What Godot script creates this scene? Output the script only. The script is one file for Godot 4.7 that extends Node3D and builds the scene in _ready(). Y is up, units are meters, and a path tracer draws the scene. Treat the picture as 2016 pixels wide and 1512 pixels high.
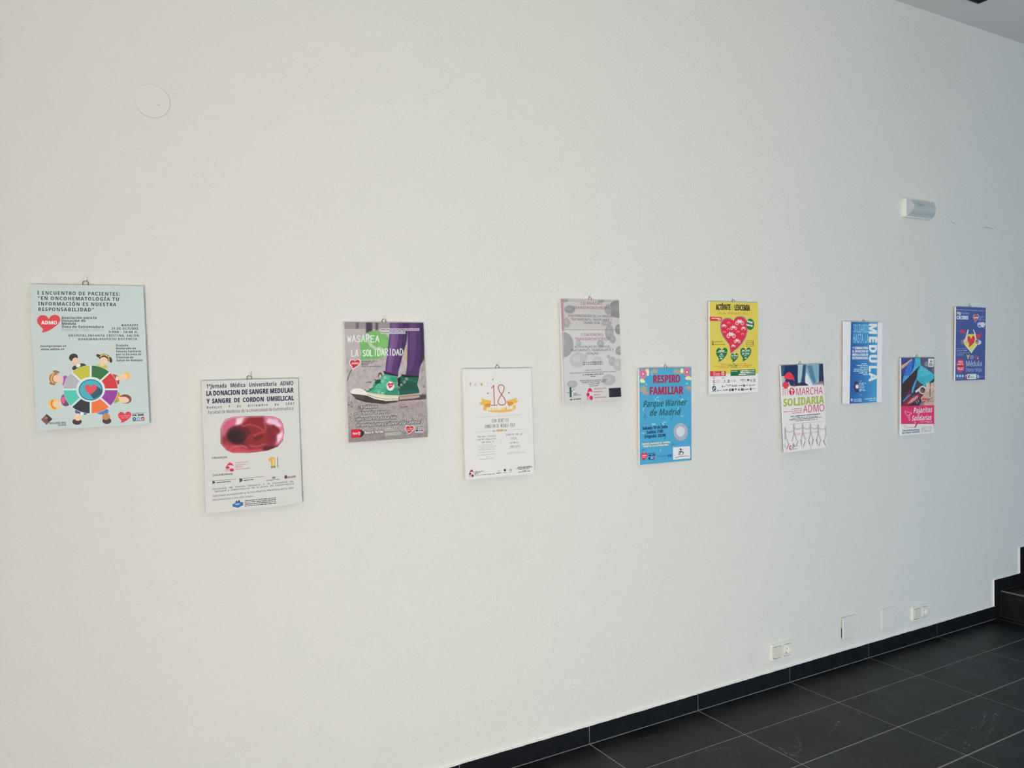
extends Node3D

# ---------------------------------------------------------------- print on the posters
# Each poster's print is drawn into an image. Points are given on an enlarged crop of the
# photograph; a homography from the poster's four corners turns them into paper positions.

const STROKES := {
	"A": [[0, 0, .5, 1, 1, 0], [.2, .35, .8, .35]],
	"B": [[0, 0, 0, 1, .6, 1, .85, .8, .6, .55, 0, .53, .7, .5, 1, .25, .7, 0, 0, 0]],
	"C": [[1, .85, .7, 1, .3, .97, .05, .65, .05, .35, .3, .03, .7, 0, 1, .15]],
	"D": [[0, 0, 0, 1, .55, .95, .95, .65, .95, .35, .55, .03, 0, 0]],
	"E": [[1, 1, 0, 1, 0, 0, 1, 0], [0, .52, .75, .52]],
	"F": [[1, 1, 0, 1, 0, 0], [0, .52, .75, .52]],
	"I": [[.5, 0, .5, 1]],
	"L": [[0, 1, 0, 0, 1, 0]],
	"M": [[0, 0, .1, 1, .5, .3, .9, 1, 1, 0]],
	"N": [[0, 0, 0, 1, 1, 0, 1, 1]],
	"O": [[.5, 1, .15, .85, 0, .5, .15, .15, .5, 0, .85, .15, 1, .5, .85, .85, .5, 1]],
	"P": [[0, 0, 0, 1, .7, 1, 1, .78, .7, .5, 0, .45]],
	"R": [[0, 0, 0, 1, .7, 1, 1, .78, .7, .52, 0, .48, .35, .5, 1, 0]],
	"S": [[.95, .85, .6, 1, .2, .95, .05, .75, .3, .55, .7, .45, .95, .25, .75, .03, .4, 0, .05, .15]],
	"T": [[0, 1, 1, 1], [.5, 1, .5, 0]],
	"U": [[0, 1, .05, .25, .3, 0, .7, 0, .95, .25, 1, 1]],
	"V": [[0, 1, .5, 0, 1, 1]],
	"W": [[0, 1, .25, 0, .5, .75, .75, 0, 1, 1]],
	"1": [[.2, .8, .55, 1, .55, 0]],
	"2": [[.05, .8, .3, 1, .8, .95, .95, .7, .05, 0, 1, 0]],
	"0": [[.5, 1, .15, .85, .05, .5, .15, .15, .5, 0, .85, .15, .95, .5, .85, .85, .5, 1]],
	"4": [[.75, 0, .75, 1, 0, .3, 1, .3]],
	"5": [[.9, 1, .15, 1, .1, .55, .6, .6, .95, .3, .6, 0, .1, .08]],
}
const HEART := [.5, .21, .42, .08, .30, .01, .16, .03, .04, .14, 0, .30, .03, .47, .14, .64, .24, .76, .25, .86, .19, 1, .42, .94, .66, .77, .88, .54, .99, .32, .97, .13, .87, .02, .74, -.02, .60, .06]


class Art:
	var im: Image
	var w: int
	var h: int
	var k := 1.0                       # size of this image against the full sheet
	var hom: Array = []
	var gain := Vector3.ONE
	var strips := {}
	var fonts := {}
	var rng := RandomNumberGenerator.new()

	func _init(corners: Array, wall_seen: Color, size_k: float, font_table: Dictionary, strokes_seed: int):
		k = size_k
		w = int(1200 * k)
		h = int(1680 * k)
		fonts = font_table
		rng.seed = strokes_seed
		im = Image.create(w, h, false, Image.FORMAT_RGBA8)
		hom = solve(corners)
		# the paint of the wall over the colour the photograph gives it there: what light did to the print
		var paint := Color(.87, .865, .855).srgb_to_linear()
		var seen := wall_seen.srgb_to_linear()
		gain = Vector3(paint.r / seen.r, paint.g / seen.g, paint.b / seen.b)

	static func solve(c: Array) -> Array:
		var to := [Vector2(0, 0), Vector2(1, 0), Vector2(1, 1), Vector2(0, 1)]
		var m: Array = []
		for i in 4:
			var p: Vector2 = c[i]
			var q: Vector2 = to[i]
			m.append([p.x, p.y, 1.0, 0.0, 0.0, 0.0, -q.x * p.x, -q.x * p.y, q.x])
			m.append([0.0, 0.0, 0.0, p.x, p.y, 1.0, -q.y * p.x, -q.y * p.y, q.y])
		for i in 8:
			var best := i
			for r in range(i, 8):
				if absf(m[r][i]) > absf(m[best][i]):
					best = r
			var t = m[i]
			m[i] = m[best]
			m[best] = t
			for r in 8:
				if r != i:
					var f: float = m[r][i] / m[i][i]
					if f != 0.0:
						for j in range(i, 9):
							m[r][j] -= f * m[i][j]
		var out: Array = []
		for i in 8:
			out.append(m[i][8] / m[i][i])
		return out

	func at(x: float, y: float) -> Vector2:
		var d: float = hom[6] * x + hom[7] * y + 1.0
		return Vector2((hom[0] * x + hom[1] * y + hom[2]) / d * w, (hom[3] * x + hom[4] * y + hom[5]) / d * h)

	func c(r: float, g: float, b: float, a := 1.0) -> Color:
		var l := Color(r / 255.0, g / 255.0, b / 255.0).srgb_to_linear()
		l = Color(minf(l.r * gain.x, .9), minf(l.g * gain.y, .9), minf(l.b * gain.z, .9))
		var s := l.linear_to_srgb()
		s.a = a
		return s

	func grow(size_k: float):
		k = size_k
		w = int(1200 * k)
		h = int(1680 * k)
		im.resize(w, h, Image.INTERPOLATE_CUBIC)
		strips.clear()

	# out of focus, as in a photograph: down by halves and up again
	func soft(n: int):
		for i in n:
			im.shrink_x2()
		im.resize(w, h, Image.INTERPOLATE_CUBIC)

	func done() -> Image:
		im.shrink_x2()
		return im

	func span(x0: int, x1: int, y: int, col: Color):
		if x1 <= x0:
			return
		if col.a >= .999:
			im.fill_rect(Rect2i(x0, y, x1 - x0, 1), col)
		else:
			if not strips.has(col):
				var s := Image.create(w, 1, false, Image.FORMAT_RGBA8)
				s.fill(col)
				strips[col] = s
			im.blend_rect(strips[col], Rect2i(0, 0, x1 - x0, 1), Vector2i(x0, y))

	func fill(pts: PackedVector2Array, col: Color):
		var lo := h * 1.0
		var hi := 0.0
		for p in pts:
			lo = minf(lo, p.y)
			hi = maxf(hi, p.y)
		var n := pts.size()
		for y in range(maxi(0, int(ceil(lo - .5))), mini(h, int(floor(hi - .5)) + 1)):
			var yc := y + .5
			var xs: Array = []
			var a := pts[n - 1]
			for i in n:
				var b := pts[i]
				if (a.y <= yc) != (b.y <= yc):
					xs.append(a.x + (yc - a.y) / (b.y - a.y) * (b.x - a.x))
				a = b
			xs.sort()
			for i in range(0, xs.size() - 1, 2):
				span(clampi(int(ceil(xs[i] - .5)), 0, w), clampi(int(floor(xs[i + 1] - .5)) + 1, 0, w), y, col)

	func poly(p: Array, col: Color):
		var pts := PackedVector2Array()
		for i in range(0, p.size(), 2):
			pts.append(at(p[i], p[i + 1]))
		fill(pts, col)

	func all(col: Color):
		im.fill(col)

	func rect(x0, y0, x1, y1, col: Color):
		poly([x0, y0, x1, y0, x1, y1, x0, y1], col)

	func oval(cx: float, cy: float, rx: float, ry: float, col: Color, tilt := 0.0):
		var p: Array = []
		for i in 28:
			var t := TAU * i / 28.0
			var v := Vector2(cos(t) * rx, sin(t) * ry).rotated(tilt)
			p.append_array([cx + v.x, cy + v.y])
		poly(p, col)

	func ring(cx: float, cy: float, rx: float, ry: float, wide: float, col: Color):
		var p: Array = []
		for i in 25:
			var t := TAU * i / 24.0
			p.append_array([cx + cos(t) * rx, cy + sin(t) * ry])
		line(p, wide, col)

	func sector(cx: float, cy: float, r0: Vector2, r1: Vector2, a0: float, a1: float, gap: float, col: Color):
		var p: Array = []
		for i in 9:
			var t := lerpf(a0 + gap / r1.x, a1 - gap / r1.x, i / 8.0)
			p.append_array([cx + cos(t) * r1.x, cy - sin(t) * r1.y])
		for i in 9:
			var t := lerpf(a1 - gap / r0.x, a0 + gap / r0.x, i / 8.0)
			p.append_array([cx + cos(t) * r0.x, cy - sin(t) * r0.y])
		poly(p, col)

	func line(p: Array, wide: float, col: Color):
		for i in range(0, p.size() - 2, 2):
			var a := Vector2(p[i], p[i + 1])
			var b := Vector2(p[i + 2], p[i + 3])
			if a.distance_to(b) < .01:
				continue
			var d := (b - a).normalized() * wide * .5
			var s := Vector2(-d.y, d.x)
			a -= d * .4
			b += d * .4
			poly([a.x + s.x, a.y + s.y, b.x + s.x, b.y + s.y, b.x - s.x, b.y - s.y, a.x - s.x, a.y - s.y], col)

	# lay a colour everywhere but inside an outline
	func outside(p: Array, col: Color):
		var pts := PackedVector2Array([Vector2(-2, -2), Vector2(w + 2, -2), Vector2(w + 2, h + 2), Vector2(-2, h + 2), Vector2(-2, -2)])
		var first := at(p[0], p[1])
		pts.append(first)
		for i in range(p.size() - 2, 1, -2):
			pts.append(at(p[i], p[i + 1]))
		pts.append(first)
		fill(pts, col)

	func heart(x0: float, y0: float, x1: float, y1: float, col: Color, shape: Array):
		var p: Array = []
		for i in range(0, shape.size(), 2):
			p.append_array([lerpf(x0, x1, shape[i]), lerpf(y0, y1, shape[i + 1])])
		poly(p, col)

	# a line of type from (x0, y0) to (x1, y1) on its baseline, its capitals tall pixels high
	func text(s: String, x0: float, y0: float, x1: float, y1: float, tall: float, col: Color, face := "bold", slant := 0.0, edge := 0.0, edge_col := Color.BLACK, spread := 0.0):
		var stout := 0.0
		if face == "heavy":
			face = "bold"
			stout = tall * .03
		var tm := TextMesh.new()
		var f = fonts[face]
		if spread > 0.0:
			var fv := FontVariation.new()
			fv.base_font = fonts[face]
			fv.spacing_glyph = int(spread * 40)
			f = fv
		tm.font = f
		tm.font_size = 40
		tm.pixel_size = .01
		tm.depth = 0.0
		tm.curve_step = 3.0
		tm.text = s
		var arr := tm.get_mesh_arrays()
		var v: PackedVector3Array = arr[Mesh.ARRAY_VERTEX]
		if v.is_empty():
			return
		var idx: PackedInt32Array = arr[Mesh.ARRAY_INDEX] if arr[Mesh.ARRAY_INDEX] != null else PackedInt32Array(range(v.size()))
		var left := 1e9
		var right := -1e9
		for p in v:
			left = minf(left, p.x)
			right = maxf(right, p.x)
		var base: float = fonts[face + "_base"]
		var cap: float = fonts[face + "_cap"]
		var a := Vector2(x0, y0)
		var b := Vector2(x1, y1)
		var along := b - a
		var up := Vector2(along.y, -along.x).normalized() * tall
		if absf(along.x) > absf(along.y):
			up = Vector2(0, -tall)          # upright letters on a line that perspective slants
		var offs: Array = []
		for i in (8 if edge > 0.0 else 0):
			offs.append([Vector2.from_angle(TAU * i / 8.0) * (edge + stout), edge_col])
		for i in (4 if stout > 0.0 else 0):
			offs.append([Vector2.from_angle(TAU * i / 4.0) * stout, col])
		offs.append([Vector2.ZERO, col])
		for o in offs:
			var off: Vector2 = o[0]
			var ink: Color = o[1]
			var q := PackedVector2Array()
			q.resize(v.size())
			for i in v.size():
				var yy := (v[i].y - base) / cap
				var e := a + along * ((v[i].x - left) / (right - left)) + up * yy + along.normalized() * (slant * yy * tall) + off
				q[i] = at(e.x, e.y)
			for i in range(0, idx.size(), 3):
				tri(q[idx[i]], q[idx[i + 1]], q[idx[i + 2]], ink)

	func tri(a: Vector2, b: Vector2, d: Vector2, col: Color):
		var lo := minf(a.y, minf(b.y, d.y))
		var hi := maxf(a.y, maxf(b.y, d.y))
		for y in range(maxi(0, int(ceil(lo - .5))), mini(h, int(floor(hi - .5)) + 1)):
			var yc := y + .5
			var l := 1e9
			var r := -1e9
			if (a.y <= yc) != (b.y <= yc):
				var x := a.x + (yc - a.y) / (b.y - a.y) * (b.x - a.x)
				l = minf(l, x)
				r = maxf(r, x)
			if (b.y <= yc) != (d.y <= yc):
				var x := b.x + (yc - b.y) / (d.y - b.y) * (d.x - b.x)
				l = minf(l, x)
				r = maxf(r, x)
			if (d.y <= yc) != (a.y <= yc):
				var x := d.x + (yc - d.y) / (a.y - d.y) * (a.x - d.x)
				l = minf(l, x)
				r = maxf(r, x)
			if r > l:
				span(clampi(int(ceil(l - .5)), 0, w), clampi(int(floor(r - .5)) + 1, 0, w), y, col)

	# hand-drawn capitals made of pen strokes
	func pen(s: String, x0: float, y0: float, x1: float, y1: float, tall: float, wide: float, col: Color, strokes: Dictionary, wobble := 0.0):
		var n := s.length()
		var step := 1.0 / (n - .25)
		for i in n:
			var g := s[i]
			if not strokes.has(g):
				continue
			var o := Vector2(lerpf(x0, x1, i * step), lerpf(y0, y1, i * step))
			var across := Vector2(x1 - x0, y1 - y0) * step * .72
			var tt := tall * (1.0 + rng.randf_range(-wobble, wobble))
			var up := Vector2(rng.randf_range(-wobble, wobble) * .3, -1) * tt
			for st in strokes[g]:
				var p: Array = []
				for j in range(0, st.size(), 2):
					var e: Vector2 = o + across * st[j] + up * st[j + 1]
					p.append_array([e.x, e.y])
				line(p, wide, col)

	# type too small in the photograph to be read: word-long rows of little upright marks
	func small(x0: float, y0: float, x1: float, y1: float, tall: float, col: Color, weight := .3):
		var along := Vector2(x1 - x0, y1 - y0)
		var len := along.length()
		var x := 0.0
		var word := rng.randi_range(3, 8)
		while x < len - tall * .3:
			if word <= 0:
				x += tall * .5
				word = rng.randi_range(2, 9)
				continue
			word -= 1
			var cw := tall * rng.randf_range(.45, .75)
			var t := tall * rng.randf_range(.72, 1.0)
			var p := Vector2(x0, y0) + along * (x / len)
			var s := tall * weight
			rect(p.x, p.y - t, p.x + s, p.y, col)
			if rng.randf() < .75:
				var yy := p.y - t * rng.randf_range(.0, .9)
				rect(p.x, yy - s * .4, p.x + cw * .8, yy + s * .4, col)
			if rng.randf() < .5:
				rect(p.x + cw * .6, p.y - t * .9, p.x + cw * .6 + s * .8, p.y, col)
			x += cw

	func bike(cx: float, cy: float, s: float, col: Color):
		ring(cx - s * .62, cy + s * .2, s * .3, s * .42, s * .13, col)
		ring(cx + s * .62, cy + s * .2, s * .3, s * .42, s * .13, col)
		line([cx - s * .62, cy + s * .2, cx - s * .3, cy - s * .35, cx + s * .35, cy - s * .35, cx, cy + s * .25, cx - s * .3, cy - s * .35], s * .14, col)
		line([cx + s * .62, cy + s * .2, cx + s * .35, cy - s * .35, cx + s * .25, cy - s * .65], s * .13, col)
		oval(cx - s * .3, cy - s * .5, s * .2, s * .13, col)
		poly([cx - s * .3, cy - s * .3, cx + s * .3, cy - s * .3, cx + s * .05, cy + s * .3, cx - s * .2, cy + s * .15], col)

	# the red figures under a cap that the association once used as its mark
	func figures(x0: float, y0: float, x1: float, y1: float, red: Color, other: Color):
		var dx := x1 - x0
		var dy := y1 - y0
		poly([x0 + .12 * dx, y0 + .38 * dy, x0 + .3 * dx, y0 + .12 * dy, x0 + .52 * dx, y0, x0 + .78 * dx, y0 + .1 * dy, x0 + .98 * dx, y0 + .36 * dy, x0 + .75 * dx, y0 + .3 * dy, x0 + .5 * dx, y0 + .3 * dy], red)
		oval(x0 + .26 * dx, y0 + .55 * dy, .24 * dx, .16 * dy, red)
		oval(x0 + .74 * dx, y0 + .48 * dy, .2 * dx, .14 * dy, other)
		oval(x0 + .74 * dx, y0 + .82 * dy, .26 * dx, .18 * dy, red)
		for t in [.06, .22, .38]:
			line([x0 + t * dx, y0 + .72 * dy, x0 + t * dx, y1], dx * .05, red)

	# mottle: a soft noise laid over a photograph's area
	func mottle(amount: float, scale: float, noise_seed: int, dark: bool, box := Rect2(0, 0, 1, 1)):
		var nz := FastNoiseLite.new()
		nz.seed = noise_seed
		nz.frequency = scale
		nz.fractal_octaves = 4
		var bw := maxi(1, int(box.size.x * w))
		var bh := maxi(1, int(box.size.y * h))
		var g := nz.get_image(bw, bh)
		var d := g.get_data()
		var o := PackedByteArray()
		o.resize(d.size() * 4)
		var l := 20 if dark else 235
		for i in d.size():
			o[i * 4] = l
			o[i * 4 + 1] = l
			o[i * 4 + 2] = l
			o[i * 4 + 3] = clampi(int((d[i] - 110) * amount * 2.0), 0, 255)
		var over := Image.create_from_data(bw, bh, false, Image.FORMAT_RGBA8, o)
		im.blend_rect(over, Rect2i(0, 0, bw, bh), Vector2i(int(box.position.x * w), int(box.position.y * h)))


var fonts := {}


func prepare_type():
	for f in [["sans", "Droid Sans", 400], ["bold", "Droid Sans", 700], ["serif", "Droid Serif", 400], ["serif_bold", "Droid Serif", 700]]:
		var s := SystemFont.new()
		s.font_names = PackedStringArray([f[1]])
		s.font_weight = f[2]
		fonts[f[0]] = s
	for n in ["sans", "bold", "serif", "serif_bold"]:
		var tm := TextMesh.new()
		tm.font = fonts[n]
		tm.font_size = 40
		tm.pixel_size = .01
		tm.depth = 0.0
		tm.text = "H"
		var b := tm.get_aabb()
		fonts[n + "_base"] = b.position.y
		fonts[n + "_cap"] = b.size.y


func V(a: Array) -> Array:
	var out: Array = []
	for i in range(0, a.size(), 2):
		out.append(Vector2(a[i], a[i + 1]))
	return out


func print_patients() -> Image:
	var a := Art.new(V([85, 135, 1105, 150, 1165, 1398, 150, 1455]), Color8(203, 201, 194), 1.0, fonts, 11)
	a.all(a.c(185, 196, 194))
	var ink := a.c(38, 44, 46)
	a.text("I ENCUENTRO DE PACIENTES:", 155, 229, 895, 238, 31, ink, "bold", 0, 0, ink, .12)
	a.text("\"EN ONCOHEMATOLOGÍA TU", 160, 276, 885, 285, 31, ink, "bold", 0, 0, ink, .12)
	a.text("INFORMACIÓN ES NUESTRA", 162, 326, 862, 333, 31, ink, "bold", 0, 0, ink, .12)
	a.text("RESPONSABILIDAD\"", 165, 376, 660, 380, 31, ink, "bold", 0, 0, ink, .12)
	a.heart(152, 412, 362, 572, a.c(205, 60, 70), HEART)
	a.text("ADMO", 190, 496, 329, 497, 31, a.c(225, 222, 220), "heavy")
	var grey := a.c(44, 48, 50)
	a.text("Asociación para la", 370, 448, 685, 447, 22, grey)
	a.text("Donación de", 372, 475, 587, 474, 22, grey)
	a.text("Médula", 373, 501, 500, 501, 22, grey)
	a.text("Ósea de Extremadura", 373, 529, 747, 529, 22, grey)
	a.text("Entidad de utilidad pública", 374, 556, 747, 557, 20, a.c(140, 149, 149), "sans")
	a.text("BADAJOZ", 912, 514, 1060, 512, 20, grey, "bold", 0, 0, ink, .12)
	a.text("31 DE OCTUBRE", 820, 544, 1060, 544, 20, grey, "bold", 0, 0, ink, .12)
	a.text("9:00H - 14:00 H.", 795, 575, 1058, 576, 20, grey, "bold", 0, 0, ink, .12)
	a.text("HOSPITAL INFANTA CRISTINA, SALÓN", 435, 607, 1065, 608, 19, grey, "bold", 0, 0, ink, .12)
	a.text("GUADIANA/EDIFICIO DOCENCIA.", 520, 640, 1060, 638, 19, grey, "bold", 0, 0, ink, .12)
	a.text("Inscripciones en", 180, 702, 413, 700, 18, grey, "bold", .2)
	a.text("www.admo.es", 183, 731, 395, 729, 20, grey, "bold", .2)
	var y := 696.0
	for s in [["Gratuito", 970], ["Declarado de", 1040], ["Interes Sanitario", 1088], ["por la Escuela de", 1090], ["Ciencias de", 1018], ["Salud de Badajoz", 1100]]:
		a.text(s[0], 860 + (y - 696) * .045, y, s[1], y - 1, 19, grey)
		y += 27
	# people round the wheel
	var skin := a.c(228, 190, 165)
	var hair := a.c(42, 38, 40)
	a.oval(530, 882, 64, 30, a.c(44, 46, 54), -.25)
	a.poly([492, 800, 545, 860, 512, 890, 470, 830], skin)
	a.oval(490, 818, 36, 42, skin)
	a.oval(478, 795, 40, 34, hair, -.3)
	a.oval(497, 828, 30, 32, skin)
	a.poly([515, 850, 545, 868, 530, 884, 505, 880], a.c(222, 224, 226))
	a.oval(728, 882, 56, 26, a.c(190, 184, 62))
	a.oval(705, 782, 24, 14, a.c(62, 42, 44), .5)
	a.oval(812, 818, 14, 26, a.c(62, 42, 44), -.2)
	a.oval(757, 800, 46, 36, a.c(62, 42, 44), .2)
	a.line([718, 790, 735, 774, 765, 772, 792, 792, 798, 818], 9, a.c(224, 188, 70))
	a.oval(752, 822, 36, 30, skin, .2)
	a.poly([730, 830, 765, 840, 750, 876, 716, 870], skin)
	a.poly([830, 945, 868, 955, 892, 990, 890, 1035, 868, 1048, 850, 1000], a.c(160, 62, 66))
	a.poly([862, 965, 885, 985, 880, 1005, 860, 1000], a.c(222, 224, 226))
	a.oval(955, 964, 32, 36, a.c(222, 176, 72))
	a.oval(928, 972, 38, 30, skin)
	a.poly([870, 970, 915, 950, 925, 995, 880, 1000], skin)
	a.poly([848, 1105, 890, 1112, 900, 1150, 880, 1200, 845, 1215], a.c(120, 168, 60))
	a.oval(888, 1162, 26, 32, a.c(228, 140, 52))
	a.oval(948, 1172, 54, 42, a.c(130, 72, 62), .15)
	a.oval(935, 1180, 46, 28, skin, .15)
	a.poly([880, 1150, 930, 1158, 925, 1195, 890, 1180], skin)
	a.oval(738, 1282, 58, 30, a.c(58, 116, 186))
	a.oval(774, 1338, 36, 40, a.c(182, 130, 82))
	a.oval(780, 1370, 40, 28, a.c(66, 44, 46))
	a.oval(772, 1335, 30, 26, a.c(182, 130, 82))
	a.oval(555, 1284, 62, 32, a.c(58, 92, 146))
	a.poly([540, 1290, 575, 1290, 570, 1315, 545, 1318], a.c(222, 224, 226))
	a.oval(518, 1342, 38, 42, skin)
	a.oval(512, 1376, 42, 28, a.c(58, 42, 44))
	a.oval(520, 1338, 32, 30, skin)
	a.oval(412, 1178, 46, 58, a.c(104, 52, 100))
	a.oval(388, 1180, 18, 32, a.c(214, 92, 140))
	a.oval(312, 1218, 54, 48, a.c(228, 184, 62))
	a.oval(335, 1216, 36, 32, skin)
	a.line([292, 1180, 282, 1215, 295, 1245, 318, 1255], 10, a.c(214, 72, 62))
	a.oval(406, 1010, 30, 52, a.c(164, 76, 164))
	a.oval(325, 925, 30, 13, a.c(150, 104, 76), .2)
	a.oval(290, 1030, 28, 13, a.c(150, 104, 76), .3)
	a.oval(308, 982, 48, 46, a.c(160, 110, 78))
	a.oval(332, 985, 36, 34, skin)
	a.poly([345, 975, 390, 980, 385, 1030, 345, 1005], skin)
	a.line([300, 945, 280, 975, 282, 1005, 300, 1025], 9, a.c(222, 182, 72))
	# the wheel
	a.oval(634, 1084, 246, 220, a.c(202, 213, 214))
	var cols := [[200, 48, 54], [40, 106, 54], [184, 178, 54], [166, 170, 174], [72, 186, 166], [34, 40, 46], [232, 108, 54], [142, 56, 150]]
	for i in 8:
		a.sector(634, 1084, Vector2(130, 114), Vector2(242, 216), i * TAU / 8, (i + 1) * TAU / 8, 9, a.c(cols[i][0], cols[i][1], cols[i][2]))
	a.oval(634, 1088, 124, 110, a.c(202, 213, 214))
	a.oval(634, 1088, 108, 96, a.c(40, 84, 100))
	a.oval(634, 1088, 101, 89, a.c(64, 163, 180))
	a.poly([684, 1050, 738, 1092, 728, 1122, 700, 1152, 660, 1170, 620, 1120], a.c(36, 82, 96))
	a.poly([634, 1062, 620, 1044, 600, 1042, 584, 1054, 582, 1078, 596, 1102, 632, 1132, 670, 1104, 690, 1078, 688, 1054, 672, 1042, 650, 1044], a.c(212, 70, 84))
	# marks along the foot
	a.poly([188, 1355, 240, 1305, 292, 1350, 240, 1403], a.c(118, 74, 68))
	a.poly([215, 1330, 240, 1305, 292, 1350, 262, 1378], a.c(58, 42, 44))
	a.oval(232, 1340, 18, 14, a.c(150, 104, 92))
	a.text("DOLORES BAS", 265, 1398, 412, 1392, 17, grey)
	a.text("DE ARUS", 345, 1414, 415, 1411, 14, grey)
	a.heart(880, 1288, 1002, 1388, a.c(205, 52, 62), HEART)
	a.text("Dona Médula", 895, 1332, 985, 1328, 13, a.c(226, 200, 200), "sans")
	a.text("Dona Vida", 912, 1348, 972, 1346, 12, a.c(226, 200, 200), "sans")
	a.line([1008, 1303, 1118, 1298], 4, grey)
	a.small(1010, 1326, 1116, 1322, 16, grey, .4)
	a.line([1010, 1372, 1122, 1367], 4, grey)
	a.oval(1027, 1353, 16, 15, a.c(50, 62, 100))
	a.oval(1065, 1351, 16, 15, a.c(100, 146, 200))
	a.oval(1104, 1349, 16, 15, a.c(200, 56, 70))
	for x in [1027, 1065, 1104]:
		a.oval(x, 1352, 6, 6, a.c(222, 224, 226))
	return a.done()


func print_cord_blood() -> Image:
	var a := Art.new(V([75, 148, 1038, 130, 1082, 1360, 122, 1465]), Color8(211, 208, 203), .5, fonts, 12)
	a.all(a.c(205, 202, 199))
	var blob := [268, 625, 278, 590, 320, 530, 400, 506, 540, 499, 700, 498, 800, 505, 860, 530, 890, 580, 902, 650, 890, 740, 840, 800, 740, 840, 560, 862, 390, 862, 330, 835, 270, 770]
	a.poly(blob, a.c(132, 38, 54))
	a.poly([268, 600, 320, 530, 400, 506, 540, 499, 500, 560, 400, 620, 290, 700], a.c(196, 92, 116))
	a.poly([700, 490, 800, 500, 880, 545, 905, 650, 885, 740, 780, 820, 840, 700, 800, 600, 700, 560], a.c(206, 112, 146))
	a.poly([290, 760, 420, 790, 560, 830, 720, 810, 660, 860, 400, 866, 320, 840], a.c(190, 66, 84))
	a.soft(4)
	a.poly([430, 522, 505, 510, 478, 575, 418, 592], a.c(232, 202, 212))
	a.poly([745, 520, 830, 535, 880, 600, 850, 610, 790, 580, 725, 570], a.c(228, 186, 206))
	a.poly([830, 690, 885, 640, 888, 700, 836, 775], a.c(228, 200, 210))
	a.poly([470, 600, 540, 530, 660, 510, 715, 560, 720, 630, 640, 650, 540, 645], a.c(134, 34, 44))
	a.oval(455, 690, 130, 98, a.c(92, 24, 36), .1)
	a.poly([530, 700, 620, 640, 720, 620, 765, 700, 700, 775, 580, 805, 510, 770], a.c(138, 34, 42))
	a.poly([730, 610, 800, 585, 850, 620, 868, 662, 815, 690, 815, 745, 755, 752, 735, 690], a.c(124, 28, 40))
	a.poly([700, 805, 840, 792, 780, 832, 690, 842], a.c(70, 22, 32))
	a.soft(3)
	a.oval(430, 698, 92, 72, a.c(58, 16, 26), .1)
	a.oval(405, 704, 62, 56, a.c(40, 12, 22))
	a.poly([590, 722, 690, 675, 700, 708, 620, 748], a.c(104, 26, 34))
	a.poly([790, 640, 865, 655, 812, 684], a.c(150, 36, 46))
	a.soft(3)
	a.line([480, 602, 560, 582, 640, 602, 700, 642], 10, a.c(182, 76, 78))
	a.line([560, 792, 640, 802, 720, 772], 10, a.c(192, 84, 88))
	a.line([600, 694, 660, 662, 720, 652], 10, a.c(188, 76, 72))
	a.line([700, 560, 720, 600, 722, 640], 8, a.c(200, 100, 104))
	a.line([400, 800, 480, 790, 540, 812], 12, a.c(204, 104, 116))
	a.soft(3)
	a.outside(blob, a.c(205, 202, 199))
	a.grow(1.0)
	var rim: Array = blob.duplicate()
	rim.append_array([268, 625])
	a.line(rim, 3, a.c(150, 60, 78))
	var navy := a.c(40, 36, 76)
	a.text("1ªJornada   Médica   Universitaria   ADMO", 128, 222, 993, 196, 41, navy)
	a.text("LA DONACION DE SANGRE MEDULAR", 127, 296, 995, 268, 46, navy, "heavy")
	a.text("Y  SANGRE  DE  CORDON  UMBILICAL", 130, 372, 998, 344, 44, navy, "heavy")
	a.text("Badajoz    1    de    diciembre    de    2007", 132, 424, 1002, 389, 24, a.c(52, 48, 74), "bold", 0, 0, navy, .3)
	a.text("Facultad de Medicina de la Universidad de Extremadura", 145, 476, 992, 439, 31, a.c(60, 58, 72), "sans")
	var ink := a.c(66, 64, 76)
	a.text("ORGANIZA", 182, 922, 335, 914, 18, ink)
	a.figures(318, 958, 404, 1048, a.c(204, 52, 86), a.c(226, 190, 200))
	var pink := a.c(198, 92, 118)
	a.text("Asociación para la", 418, 967, 548, 954, 12, pink)
	a.text("Donación de", 420, 990, 522, 978, 12, pink)
	a.text("Médula", 420, 1009, 486, 1001, 12, pink)
	a.text("Ósea de Extremadura", 420, 1031, 562, 1017, 12, pink)
	a.poly([745, 922, 772, 908, 814, 908, 816, 992, 776, 996, 772, 946, 750, 942], a.c(206, 166, 84))
	a.poly([786, 918, 804, 918, 806, 984, 790, 986], a.c(220, 190, 120))
	a.text("EX", 776, 1013, 818, 1010, 18, a.c(44, 74, 64), "heavy")
	a.line([836, 908, 839, 1006], 5, a.c(64, 60, 66))
	a.text("COLABORAN", 190, 1094, 388, 1079, 18, ink)
	a.poly([183, 1140, 205, 1144, 217, 1154, 208, 1166, 185, 1172, 190, 1158], ink)
	a.line([186, 1142, 425, 1122], 3, ink)
	a.small(228, 1163, 372, 1148, 10, ink, .4)
	a.poly([455, 1116, 480, 1120, 492, 1132, 480, 1146, 457, 1156, 462, 1136], a.c(58, 62, 96))
	a.line([455, 1119, 705, 1096], 3, ink)
	a.small(500, 1140, 602, 1128, 10, ink, .4)
	a.poly([780, 1100, 792, 1106, 800, 1092, 808, 1104, 822, 1096, 815, 1114, 785, 1116], a.c(110, 106, 112))
	a.small(728, 1140, 862, 1124, 9, a.c(120, 116, 122), .4)
	a.poly([907, 1087, 934, 1083, 936, 1113, 908, 1117], a.c(92, 60, 66))
	a.small(940, 1104, 1018, 1092, 8, ink, .4)
	a.small(940, 1114, 1018, 1102, 8, a.c(150, 70, 80), .4)
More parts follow.
